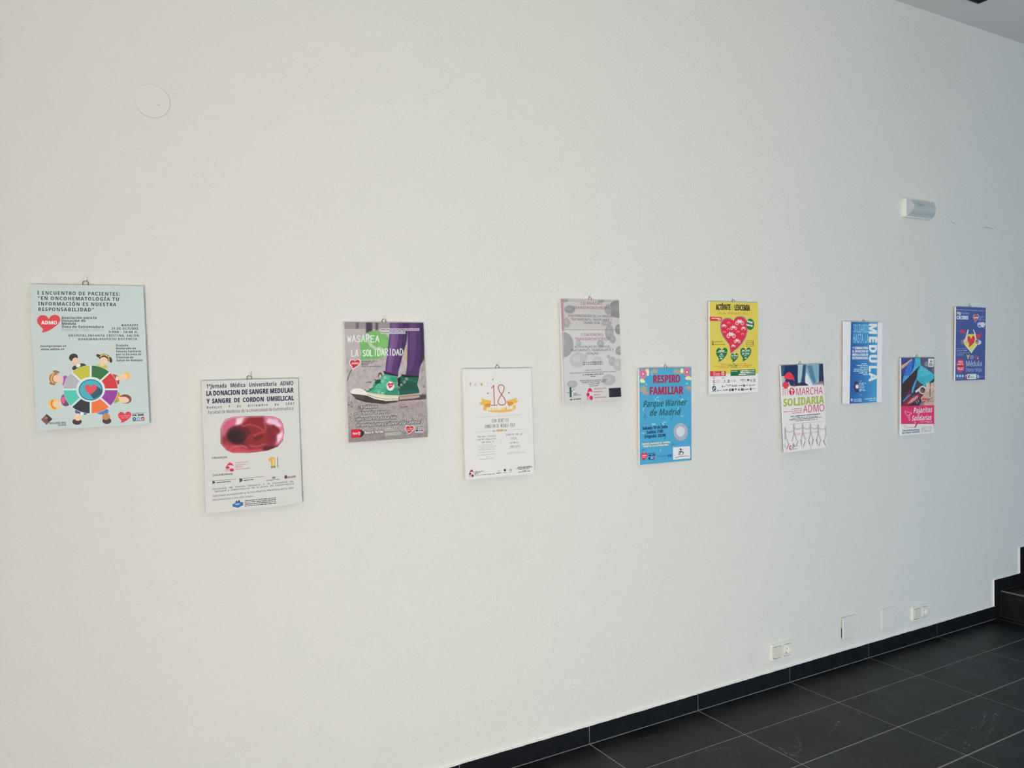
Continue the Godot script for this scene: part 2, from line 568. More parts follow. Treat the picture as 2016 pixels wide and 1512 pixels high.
	a.text("Declarada   de   Interés   Sanitario   a   la   Consejería   de", 190, 1231, 995, 1150, 17, ink, "sans")
	a.text("Sanidad  y  Dependencia  de  la  Junta  de  Extremadura", 212, 1254, 997, 1173, 17, ink, "sans")
	a.text("Solicitada acreditación a la Facultad de Medicina de la UEX", 190, 1301, 997, 1215, 18, ink, "sans")
	a.text("INFORMACION E INSCRIPCIONES", 187, 1339, 597, 1298, 14, ink, "sans")
	a.poly([388, 1374, 440, 1346, 495, 1352, 496, 1380, 440, 1406, 390, 1392], a.c(44, 96, 158))
	a.poly([405, 1374, 440, 1358, 476, 1364, 440, 1382], a.c(120, 170, 210))
	a.oval(430, 1346, 10, 9, a.c(50, 46, 56))
	a.oval(455, 1340, 10, 9, a.c(50, 46, 56))
	for i in 4:
		a.small(512, 1341 + i * 17, 826, 1310 + i * 17, 10, ink, .35)
	return a.done()


func print_sneaker() -> Image:
	var a := Art.new(V([95, 140, 965, 150, 1005, 1393, 148, 1460]), Color8(219, 213, 213), .5, fonts, 13)
	a.all(a.c(186, 172, 178))
	a.rect(90, 130, 980, 215, a.c(152, 140, 148))
	a.rect(335, 130, 405, 260, a.c(78, 62, 84))
	a.rect(225, 130, 255, 210, a.c(112, 98, 110))
	a.rect(440, 130, 470, 230, a.c(96, 82, 98))
	a.rect(100, 600, 300, 760, a.c(186, 172, 176))
	a.rect(100, 1010, 1010, 1470, a.c(172, 156, 160))
	a.rect(100, 1120, 600, 1180, a.c(180, 164, 168))
	a.rect(100, 1330, 1010, 1470, a.c(152, 136, 142))
	a.rect(930, 560, 1000, 940, a.c(178, 164, 168))
	a.poly([765, 420, 792, 400, 790, 560, 755, 540], a.c(196, 168, 128))
	a.poly([950, 500, 990, 520, 985, 560, 940, 590], a.c(150, 96, 70))
	a.soft(3)
	a.mottle(.22, .06, 31, true, Rect2(0, .62, 1, .38))
	a.mottle(.14, .02, 32, true, Rect2(0, .3, 1, .7))
	a.mottle(.3, .09, 33, false, Rect2(0, .64, 1, .36))
	a.line([188, 640, 160, 700, 128, 785], 7, a.c(66, 58, 64))
	a.line([330, 808, 360, 800, 398, 798, 380, 806], 6, a.c(70, 60, 66))
	for p in [[150, 1050], [180, 1070], [730, 1075], [760, 1070], [780, 1066], [955, 930], [970, 850]]:
		a.oval(p[0], p[1], 13, 5, a.c(86, 74, 80))
	# the round green bubble with a handset
	a.oval(436, 392, 168, 160, a.c(112, 178, 96, .9))
	a.poly([285, 470, 272, 560, 390, 545], a.c(112, 178, 96, .9))
	a.poly([470, 300, 575, 350, 560, 470, 420, 480, 480, 400], a.c(128, 190, 110, .6))
	a.line([352, 290, 362, 345, 392, 395, 440, 432, 505, 440], 34, a.c(190, 196, 186, .9))
	a.line([340, 280, 372, 312], 40, a.c(190, 196, 186, .9))
	a.line([480, 425, 520, 452], 40, a.c(190, 196, 186, .9))
	# stockings
	a.poly([600, 148, 797, 150, 790, 290, 780, 365, 735, 520, 692, 680, 685, 740, 545, 700, 556, 590, 578, 420, 596, 260], a.c(86, 56, 110))
	a.poly([612, 148, 690, 148, 690, 330, 650, 520, 610, 690, 560, 690, 575, 560, 596, 380], a.c(122, 84, 142, .75))
	a.poly([625, 160, 660, 160, 655, 330, 610, 560, 590, 640, 600, 420], a.c(140, 102, 158, .5))
	a.poly([740, 150, 797, 150, 790, 290, 780, 365, 735, 520, 692, 680, 680, 640, 730, 400], a.c(66, 42, 88, .8))
	a.poly([796, 150, 965, 152, 972, 400, 972, 530, 925, 640, 912, 740, 768, 735, 786, 620, 790, 450], a.c(78, 52, 100))
	a.poly([820, 150, 880, 150, 890, 400, 850, 640, 800, 700, 815, 480], a.c(104, 72, 124, .7))
	a.poly([930, 152, 965, 152, 972, 530, 915, 640, 940, 420], a.c(54, 36, 70, .7))
	a.soft(2)
	# dark ground under the soles in that photograph, then the two shoes
	a.poly([175, 935, 330, 1020, 540, 1040, 700, 1008, 996, 985, 996, 935, 920, 940, 690, 960, 400, 930], a.c(84, 70, 76))
	a.poly([690, 760, 735, 716, 915, 738, 895, 830, 918, 892, 916, 945, 700, 948], a.c(36, 92, 78))
	a.poly([720, 800, 890, 800, 905, 880, 720, 900], a.c(30, 78, 68, .8))
	a.line([745, 790, 800, 770, 890, 800], 6, a.c(60, 124, 104))
	a.poly([700, 942, 918, 918, 922, 965, 860, 978, 700, 992], a.c(182, 158, 148))
	a.line([700, 962, 918, 940], 5, a.c(110, 84, 80))
	a.poly([720, 715, 915, 735, 905, 745, 740, 745], a.c(40, 34, 46))
	a.poly([680, 760, 715, 740, 712, 850, 690, 900], a.c(34, 42, 48))
	for p in [[780, 765], [756, 800], [723, 830], [693, 858]]:
		a.oval(p[0], p[1], 13, 13, a.c(196, 200, 194))
		a.oval(p[0], p[1], 7, 7, a.c(36, 60, 56))
	a.oval(492, 730, 22, 36, a.c(70, 54, 58))
	a.oval(492, 742, 15, 28, a.c(206, 182, 168))
	a.poly([525, 672, 560, 690, 685, 725, 682, 745, 540, 718], a.c(46, 36, 46))
	a.poly([345, 905, 385, 875, 440, 790, 485, 765, 520, 725, 545, 712, 680, 738, 676, 800, 690, 880, 692, 945, 560, 942, 430, 925], a.c(74, 162, 130))
	a.poly([470, 800, 540, 730, 600, 740, 560, 830, 500, 900, 420, 905], a.c(92, 182, 150, .8))
	a.poly([560, 880, 690, 860, 692, 945, 540, 938], a.c(56, 130, 106, .8))
	a.poly([600, 745, 680, 750, 674, 800, 620, 790], a.c(58, 136, 110, .8))
	a.line([420, 880, 470, 868, 545, 885], 4, a.c(52, 118, 98))
	a.line([545, 760, 580, 800, 590, 850], 4, a.c(52, 118, 98))
	a.oval(465, 795, 34, 22, a.c(30, 70, 62), -.5)
	a.line([430, 770, 500, 812], 9, a.c(30, 66, 60))
	a.line([440, 830, 490, 780, 520, 790], 9, a.c(32, 74, 66))
	a.line([370, 882, 425, 862, 395, 850, 445, 830], 8, a.c(42, 92, 80))
	a.line([345, 898, 400, 888, 372, 870], 7, a.c(48, 100, 88))
	for p in [[545, 752], [515, 790], [475, 912], [518, 920], [402, 846]]:
		a.oval(p[0], p[1], 13, 13, a.c(206, 212, 206))
		a.oval(p[0], p[1], 6, 6, a.c(70, 96, 90))
	a.line([322, 880, 345, 905], 8, a.c(60, 110, 98))
	a.poly([162, 905, 188, 876, 250, 866, 300, 878, 345, 908, 352, 948, 260, 936, 182, 928], a.c(232, 222, 222))
	a.poly([345, 908, 430, 925, 560, 942, 692, 945, 692, 1000, 560, 1006, 430, 984, 352, 948], a.c(226, 218, 206))
	a.line([350, 935, 440, 965, 560, 985, 692, 982], 4, a.c(120, 90, 86))
	a.line([350, 918, 440, 938, 560, 955, 692, 958], 5, a.c(206, 192, 110))
	a.poly([170, 926, 260, 936, 340, 946, 425, 986, 545, 1010, 690, 1004, 660, 1022, 520, 1034, 330, 1020, 232, 988], a.c(70, 56, 58))
	for i in 6:
		a.line([192 + i * 20, 935 + i * 2, 215 + i * 20, 965 + i * 4], 5, a.c(120, 104, 104))
	a.oval(603, 843, 43, 51, a.c(226, 222, 222))
	a.soft(1)
	a.grow(1.0)
	a.heart(573, 808, 640, 868, a.c(206, 44, 62), HEART)
	a.text("ADMO", 585, 842, 627, 840, 12, a.c(226, 210, 210), "bold")
	var white := a.c(228, 224, 226)
	var dark := a.c(52, 44, 54)
	a.pen("WASAPEA", 134, 358, 480, 360, 76, 10, white, STROKES, .1)
	a.pen("LA SOLIDARIDAD", 178, 517, 742, 505, 72, 10, white, STROKES, .1)
	a.text("www.admo.es/wasapealasolidaridad", 497, 229, 915, 233, 18, a.c(70, 52, 84), "bold", 0, 6, white)
	a.text("#wasapealasolidaridad", 497, 263, 762, 266, 18, a.c(70, 52, 84), "bold", 0, 6, white)
	a.heart(150, 546, 280, 660, white, HEART)
	a.heart(160, 555, 270, 648, a.c(206, 44, 60), HEART)
	a.text("ADMO", 178, 603, 256, 601, 18, white, "heavy")
	a.text("Asociación para la", 287, 578, 465, 575, 13, dark)
	a.text("Donación de", 287, 597, 410, 594, 13, dark)
	a.text("Médula", 287, 614, 358, 612, 13, dark)
	a.text("Ósea de Extremadura", 288, 633, 498, 630, 13, dark)
	a.text("¡Ayúdanos", 250, 1091, 458, 1081, 36, white, "serif_bold", .3, 5, dark)
	a.text("a difundir nuestro", 205, 1158, 590, 1138, 36, white, "serif_bold", .3, 5, dark)
	a.text("video sobre la donación", 205, 1224, 660, 1198, 36, white, "serif_bold", .3, 5, dark)
	a.text("de médula ósea y únete a la cadena!", 222, 1290, 930, 1246, 36, white, "serif_bold", .3, 5, dark)
	a.poly([177, 1318, 272, 1311, 272, 1403, 177, 1411], a.c(206, 40, 52))
	a.poly([240, 1314, 285, 1318, 312, 1340, 315, 1370, 290, 1396, 250, 1404], a.c(44, 36, 42))
	a.poly([177, 1318, 262, 1312, 282, 1335, 282, 1380, 262, 1403, 177, 1411], a.c(206, 40, 52))
	a.text("You", 190, 1376, 240, 1370, 26, white, "heavy")
	a.oval(262, 1358, 13, 17, white)
	a.oval(262, 1358, 6, 9, a.c(206, 40, 52))
	a.text("Busca en YouTube", 325, 1364, 525, 1351, 30, white, "heavy", 0, 4, dark)
	a.text("#WASAPEA", 548, 1331, 636, 1322, 18, a.c(96, 120, 92), "bold", 0, 4, a.c(205, 206, 200))
	a.text("LA SOLIDARIDAD", 552, 1378, 712, 1366, 22, a.c(96, 120, 92), "bold", 0, 4, a.c(205, 206, 200))
	a.heart(762, 1268, 866, 1368, white, HEART)
	a.heart(770, 1275, 858, 1359, a.c(206, 44, 62), HEART)
	a.small(785, 1312, 848, 1308, 11, white, .3)
	a.small(790, 1328, 842, 1324, 11, white, .3)
	a.poly([873, 1276, 960, 1271, 962, 1345, 875, 1350], a.c(206, 198, 204))
	a.small(878, 1290, 957, 1285, 10, dark, .4)
	a.small(878, 1308, 957, 1303, 12, dark, .4)
	a.rect(878, 1315, 902, 1335, a.c(52, 56, 92))
	a.rect(906, 1314, 930, 1334, a.c(90, 134, 190))
	a.rect(934, 1313, 957, 1333, a.c(196, 56, 76))
	return a.done()


func print_anniversary() -> Image:
	var a := Art.new(V([112, 160, 897, 150, 930, 1345, 150, 1410]), Color8(222, 216, 216), 1.0, fonts, 14)
	a.all(a.c(229, 221, 224))
	var red := a.c(192, 108, 100)
	a.line([441, 378, 466, 346, 473, 570], 11, red)
	a.line([440, 573, 506, 569], 11, red)
	var p: Array = []
	for i in 41:
		var t := TAU * i / 40.0
		var up := cos(t) > 0.0
		p.append_array([556 + sin(2.0 * t) * (34 if up else 44) * 1.0 - (6 if up else -4) * absf(cos(t)), 452 - cos(t) * (112 if up else 118)])
	a.line(p, 11, red)
	var gold := a.c(234, 184, 84)
	var orange := a.c(224, 138, 72)
	a.poly([440, 522, 320, 494, 338, 524, 298, 551, 322, 568, 360, 572, 430, 572], gold)
	a.poly([612, 522, 732, 487, 722, 514, 750, 530, 716, 550, 690, 560, 630, 575], gold)
	a.poly([352, 582, 372, 556, 436, 550, 424, 592], orange)
	a.poly([614, 532, 684, 538, 692, 562, 640, 586], orange)
	a.poly([352, 580, 344, 626, 440, 648, 545, 654, 650, 645, 714, 614, 720, 566, 640, 590, 545, 602, 440, 598], gold)
	a.pen("ANIVERSARIO ADMO", 385, 634, 688, 616, 34, 7, a.c(232, 226, 222), STROKES, .06)
	a.oval(400, 436, 8, 8, a.c(128, 92, 88))
	a.oval(640, 428, 8, 8, a.c(128, 92, 88))
	a.poly([190, 316, 213, 314, 199, 362], a.c(190, 172, 116))
	a.poly([243, 329, 269, 326, 257, 364], a.c(196, 186, 198))
	a.poly([313, 325, 341, 321, 329, 361], a.c(196, 150, 72))
	a.poly([385, 316, 405, 311, 398, 338], a.c(206, 198, 200))
	a.poly([443, 282, 462, 264, 461, 293], a.c(180, 158, 92))
	a.poly([485, 218, 505, 224, 488, 230], a.c(190, 180, 180))
	var thin := a.c(188, 180, 184)
	var pale := a.c(160, 152, 156)
	a.line([268, 706, 505, 697], 3, thin)
	a.line([560, 692, 786, 677], 3, thin)
	a.line([520, 702, 545, 682], 3, thin)
	a.line([520, 682, 545, 702], 3, thin)
	var ink := a.c(124, 116, 120)
	a.pen("CENA BENEFICA", 443, 769, 634, 757, 38, 3.4, ink, STROKES, .05)
	a.pen("DONACION DE MEDULA OSEA", 367, 831, 708, 812, 38, 3.4, ink, STROKES, .05)
	a.line([268, 876, 440, 863], 3, thin)
	a.line([640, 852, 806, 841], 3, thin)
	a.small(455, 872, 492, 868, 20, ink, .2)
	a.pen("NOVIEMBRE", 503, 869, 578, 863, 20, 5, a.c(214, 160, 90), STROKES)
	a.small(590, 865, 622, 861, 20, ink, .2)
	a.small(280, 938, 508, 926, 24, pale, .2)
	a.small(276, 969, 516, 957, 24, pale, .2)
	a.small(332, 999, 462, 990, 22, pale, .2)
	for i in 4:
		a.small([338, 292, 312, 290][i], 1028 + i * 18, [446, 495, 476, 498][i], 1017 + i * 18, 10, thin, .3)
	a.small(288, 1112, 496, 1097, 10, thin, .3)
	a.small(284, 1140, 512, 1122, 10, thin, .3)
	a.small(384, 1158, 408, 1156, 10, thin, .3)
	a.small(308, 1186, 482, 1170, 10, thin, .3)
	a.small(606, 914, 796, 904, 22, pale, .2)
	a.small(656, 951, 740, 946, 20, pale, .2)
	a.small(656, 964, 744, 959, 9, thin, .3)
	a.small(652, 1007, 758, 1000, 22, pale, .2)
	a.small(657, 1046, 764, 1038, 22, pale, .2)
	a.small(628, 1060, 778, 1050, 9, thin, .3)
	a.small(642, 1106, 768, 1096, 9, thin, .3)
	a.small(606, 1124, 820, 1108, 9, thin, .3)
	a.line([548, 965, 540, 1030], 3, thin)
	a.figures(184, 1296, 240, 1380, a.c(152, 42, 88), a.c(222, 190, 204))
	var dark := a.c(84, 78, 86)
	a.small(248, 1325, 346, 1316, 9, dark, .35)
	a.small(248, 1339, 318, 1332, 9, dark, .35)
	a.small(248, 1352, 290, 1348, 9, dark, .35)
	a.text("Ósea de Extremadura", 248, 1367, 400, 1354, 9, dark)
	a.small(405, 1353, 475, 1346, 8, dark, .35)
	a.oval(522, 1314, 14, 10, a.c(206, 204, 150))
	a.small(497, 1343, 553, 1338, 12, a.c(110, 106, 104), .4)
	a.rect(581, 1292, 605, 1315, a.c(62, 58, 66))
	a.small(572, 1336, 616, 1332, 8, pale, .3)
	a.poly([640, 1300, 657, 1288, 676, 1298, 672, 1312, 642, 1314], a.c(176, 170, 174))
	a.small(640, 1330, 676, 1326, 8, pale, .3)
	a.small(740, 1279, 892, 1263, 10, dark, .35)
	a.small(725, 1291, 900, 1273, 10, dark, .35)
	a.small(752, 1301, 872, 1290, 10, dark, .35)
	a.small(798, 1317, 838, 1312, 9, dark, .35)
	a.small(750, 1332, 880, 1318, 10, dark, .35)
	return a.done()


func print_cross_border() -> Image:
	var a := Art.new(V([118, 133, 848, 137, 880, 1405, 150, 1427]), Color8(217, 213, 215), .5, fonts, 15)
	a.all(a.c(206, 201, 208))
	a.poly([100, 100, 900, 100, 900, 500, 100, 500], a.c(198, 191, 196))
	var g := a.c(160, 154, 160)
	for e in [[230, 260, 66, 50, 150], [170, 150, 45, 20, 158], [830, 245, 112, 112, 140], [712, 252, 46, 66, 162], [190, 425, 45, 62, 168], [690, 425, 68, 36, 166], [725, 545, 55, 100, 166], [768, 630, 40, 52, 162], [842, 505, 44, 66, 142], [150, 700, 124, 158, 160], [612, 682, 46, 42, 170], [335, 682, 36, 42, 178], [850, 775, 48, 56, 158], [330, 890, 104, 100, 190], [760, 910, 46, 60, 176], [835, 955, 66, 74, 186], [716, 1145, 86, 72, 180], [255, 1195, 66, 48, 172], [710, 850, 22, 22, 170], [570, 900, 60, 50, 190], [410, 850, 40, 30, 186], [620, 150, 40, 18, 156]]:
		a.oval(e[0], e[1], e[2], e[3], a.c(e[4], e[4] - 4, e[4] + 2))
		a.oval(e[0] - e[2] * .2, e[1] - e[3] * .15, e[2] * .45, e[3] * .4, a.c(e[4] + 10, e[4] + 6, e[4] + 12))
	a.soft(2)
	a.grow(1.0)
	a.poly([118, 133, 150, 133, 160, 530, 132, 530], a.c(186, 140, 156))
	a.poly([132, 530, 146, 530, 165, 1425, 150, 1427], a.c(206, 180, 192))
	a.line([130, 152, 850, 150], 3, a.c(120, 112, 120))
	a.line([162, 512, 862, 510], 4, a.c(108, 102, 112))
	a.line([780, 800, 870, 810], 3, a.c(128, 122, 132))
	a.line([160, 150, 165, 510], 2, a.c(140, 132, 140))
	a.line([846, 150, 860, 510], 2, a.c(120, 112, 120))
	var plum := a.c(138, 52, 82)
	var ink := a.c(62, 56, 70)
	a.text("I JORNADAS", 365, 196, 630, 195, 33, plum, "sans")
	a.text("TRANSFRONTERIZAS", 273, 251, 727, 250, 33, plum, "sans")
	a.text("ENFERMEDADES DE LA SANGRE:", 215, 352, 780, 352, 29, ink, "sans")
	a.text("TRATAMIENTO, TRASPLANTE Y", 241, 396, 760, 397, 29, ink, "sans")
	a.text("DONACIÓN", 403, 438, 600, 439, 29, ink, "sans")
	plum = a.c(170, 50, 98)
	a.text("I ENCONTRO", 372, 591, 642, 588, 33, plum, "sans")
	a.text("TRANSFRONTERIÇO", 291, 646, 727, 640, 33, plum, "sans")
	a.text("AS DOENÇAS DO SANGUE,", 283, 743, 735, 736, 29, ink, "sans")
	a.text("TRATAMENTO, TRANSPLANTE E", 240, 785, 777, 777, 29, ink, "sans")
	a.text("DOAÇÃO", 433, 825, 583, 823, 29, ink, "sans")
	a.text("DÍA 11 DE NOVIEMBRE DE 2014", 390, 933, 637, 926, 16, ink, "bold")
	a.text("DIA 11 DE NOVEMBRO DE 2014", 390, 957, 637, 951, 16, ink, "bold")
	a.text("LUGAR / LOCALIZAÇÃO:", 413, 1031, 625, 1021, 15, ink, "sans")
	a.text("SALÓN DE PLENOS DE BADAJOZ. DIPUTACIÓN PROVINCIAL DE BADAJOZ", 225, 1064, 805, 1046, 15, ink, "sans")
	a.small(385, 1086, 650, 1073, 14, ink, .25)
	a.text("Badajoz", 488, 1106, 548, 1103, 13, ink, "bold")
	a.text("INSCRIPCIONES EN EL TELÉFONO O E-MAIL:", 345, 1161, 698, 1150, 15, ink, "bold")
	a.text("INSCRIÇÕES NO TELEFONE E E-MAIL:", 375, 1183, 674, 1173, 15, ink, "bold")
	a.small(457, 1203, 600, 1196, 12, ink, .25)
	a.small(475, 1225, 575, 1221, 11, ink, .25)
	a.poly([220, 1233, 245, 1230, 248, 1356, 223, 1358], a.c(46, 86, 72))
	a.line([188, 1295, 222, 1300, 262, 1272], 6, a.c(60, 86, 78))
	a.line([262, 1265, 285, 1256], 5, a.c(60, 86, 78))
	for i in 3:
		a.small(270, 1312 + i * 13, [310, 330, 362][i], 1308 + i * 13, 8, ink, .4)
	a.small(225, 1394, 360, 1383, 13, ink, .4)
	a.figures(430, 1242, 512, 1398, a.c(202, 40, 86), a.c(222, 200, 210))
	var red := a.c(188, 76, 110)
	a.text("Asociación para la", 527, 1265, 678, 1257, 17, red)
	a.text("Donación de", 527, 1303, 632, 1297, 17, red)
	a.text("Médula", 527, 1340, 600, 1336, 17, red)
	a.text("Ósea de Extremadura", 530, 1376, 682, 1368, 17, red)
	a.poly([715, 1252, 867, 1247, 872, 1363, 718, 1369], a.c(40, 37, 50))
	for i in 3:
		a.small(730, 1290 + i * 22, 745, 1290 + i * 22, 7, a.c(110, 106, 120), .4)
	return a.done()


func print_family_break() -> Image:
	var a := Art.new(V([125, 178, 805, 162, 808, 1380, 135, 1440]), Color8(213, 211, 212), 1.0, fonts, 16)
	a.all(a.c(78, 161, 207))
	var tan_c := a.c(168, 166, 142)
	for e in [[305, 210, .6], [640, 215, -.5], [185, 420, .3], [160, 450, -.4], [775, 420, -.3], [600, 200, .4], [200, 480, .2], [330, 200, -.4]]:
		for i in 5:
			a.oval(e[0] + (i - 2) * 13, e[1] + absf(i - 2) * 9, 8, 30, tan_c, e[2] + (i - 2) * .35)
	var cream := a.c(236, 228, 180)
	var pink := a.c(216, 124, 156)
	for e in [[235, 230, 18, 52], [213, 205, 14, 20], [160, 338, 26, 30], [183, 350, 18, 16], [683, 205, 20, 34], [668, 210, 12, 14], [764, 302, 40, 26], [792, 308, 16, 22]]:
		a.oval(e[0], e[1], e[2], e[3], cream)
	for f in [[173, 250, 46, 66], [748, 222, 46, 60]]:
		for i in 7:
			var t := TAU * i / 7.0
			a.oval(f[0] + cos(t) * f[2] * .55, f[1] + sin(t) * f[3] * .55, f[2] * .5, f[3] * .48, pink)
		a.oval(f[0], f[1], f[2] * .6, f[3] * .6, a.c(206, 104, 142))
		a.oval(f[0], f[1], 11, 14, a.c(232, 226, 226))
	a.line([365, 180, 362, 240], 10, a.c(190, 120, 180))
	a.line([735, 465, 790, 472], 14, a.c(190, 120, 190))
	a.oval(228, 520, 14, 18, a.c(200, 120, 180))
	var splash := a.c(150, 206, 232)
	var deep := a.c(48, 116, 172)
	for l in [[280, 250, 300, 262], [205, 370, 225, 400], [735, 380, 755, 365], [760, 370, 740, 385], [350, 560, 380, 550], [330, 570, 345, 600], [365, 590, 380, 610], [665, 610, 690, 570], [690, 600, 700, 580], [170, 730, 185, 690], [600, 740, 640, 690], [670, 805, 700, 800], [285, 905, 340, 915], [300, 920, 330, 900], [420, 890, 450, 920], [440, 880, 470, 890], [160, 1020, 190, 1030], [400, 1240, 405, 1262]]:
		a.line(l, 11, splash)
	for l in [[190, 790, 215, 860], [185, 830, 195, 770, 230, 830], [570, 795, 540, 860], [405, 838, 430, 828], [795, 740, 805, 750], [410, 890, 405, 940], [450, 1110, 480, 1070], [160, 1255, 185, 1235, 180, 1260], [545, 1200, 560, 1170, 590, 1175], [290, 1150, 300, 1130, 310, 1150], [640, 555, 665, 540, 675, 565], [135, 990, 150, 1000], [770, 960, 785, 940]]:
		a.line(l, 7, deep)
	var wine := a.c(168, 38, 76)
	a.text("RESPIRO", 308, 367, 655, 357, 98, wine, "heavy")
	a.text("FAMILIAR", 262, 522, 698, 508, 98, wine, "heavy")
	var green := a.c(28, 94, 94)
	a.text("Parque Warner", 176, 688, 735, 660, 84, green, "bold", .22)
	a.text("de Madrid", 258, 801, 650, 786, 84, green, "bold", .22)
	var navy := a.c(30, 40, 88)
	a.text("Sabado 19 de Julio", 167, 984, 492, 960, 40, navy, "heavy")
	a.text("Salida: 7:00", 222, 1034, 435, 1018, 38, navy, "heavy")
	a.text("Llegada: 23:00", 195, 1088, 468, 1070, 38, navy, "heavy")
	var beige := a.c(212, 202, 176)
	a.small(162, 1180, 527, 1152, 24, beige, .45)
	a.small(178, 1210, 512, 1188, 24, beige, .45)
	a.oval(666, 1010, 94, 116, a.c(166, 172, 190))
	a.oval(663, 1005, 56, 66, a.c(206, 212, 224))
	a.heart(145, 1280, 236, 1386, a.c(206, 48, 66), HEART)
	a.small(160, 1325, 222, 1320, 15, a.c(226, 206, 212), .3)
	a.small(166, 1345, 216, 1341, 13, a.c(226, 206, 212), .3)
	a.line([243, 1294, 328, 1287], 7, navy)
	a.small(243, 1328, 330, 1320, 22, navy, .4)
	a.oval(258, 1352, 15, 15, navy)
	a.oval(288, 1350, 15, 15, a.c(110, 176, 222))
	a.oval(318, 1348, 15, 15, a.c(196, 66, 100))
	a.line([243, 1372, 328, 1365], 5, navy)
	a.text("FUNDACIÓN", 365, 1341, 496, 1334, 24, a.c(58, 98, 150), "sans")
	a.text("CB", 500, 1335, 546, 1331, 28, a.c(40, 44, 110), "heavy")
	a.poly([565, 1211, 788, 1196, 792, 1356, 568, 1373], a.c(222, 222, 230))
	var ink := a.c(62, 58, 66)
	a.oval(668, 1240, 12, 13, ink)
	a.line([640, 1285, 672, 1262, 705, 1282, 690, 1300], 9, ink)
	a.line([640, 1262, 690, 1275], 7, ink)
	a.line([672, 1265, 655, 1300, 640, 1302], 8, ink)
	a.line([645, 1240, 655, 1228], 4, ink)
	a.line([690, 1250, 702, 1235], 4, ink)
	a.line([592, 1352, 630, 1338, 680, 1328, 720, 1326, 776, 1330], 5, ink)
	a.line([632, 1312, 700, 1306], 4, ink)
	a.small(640, 1338, 705, 1332, 9, ink, .35)
	return a.done()


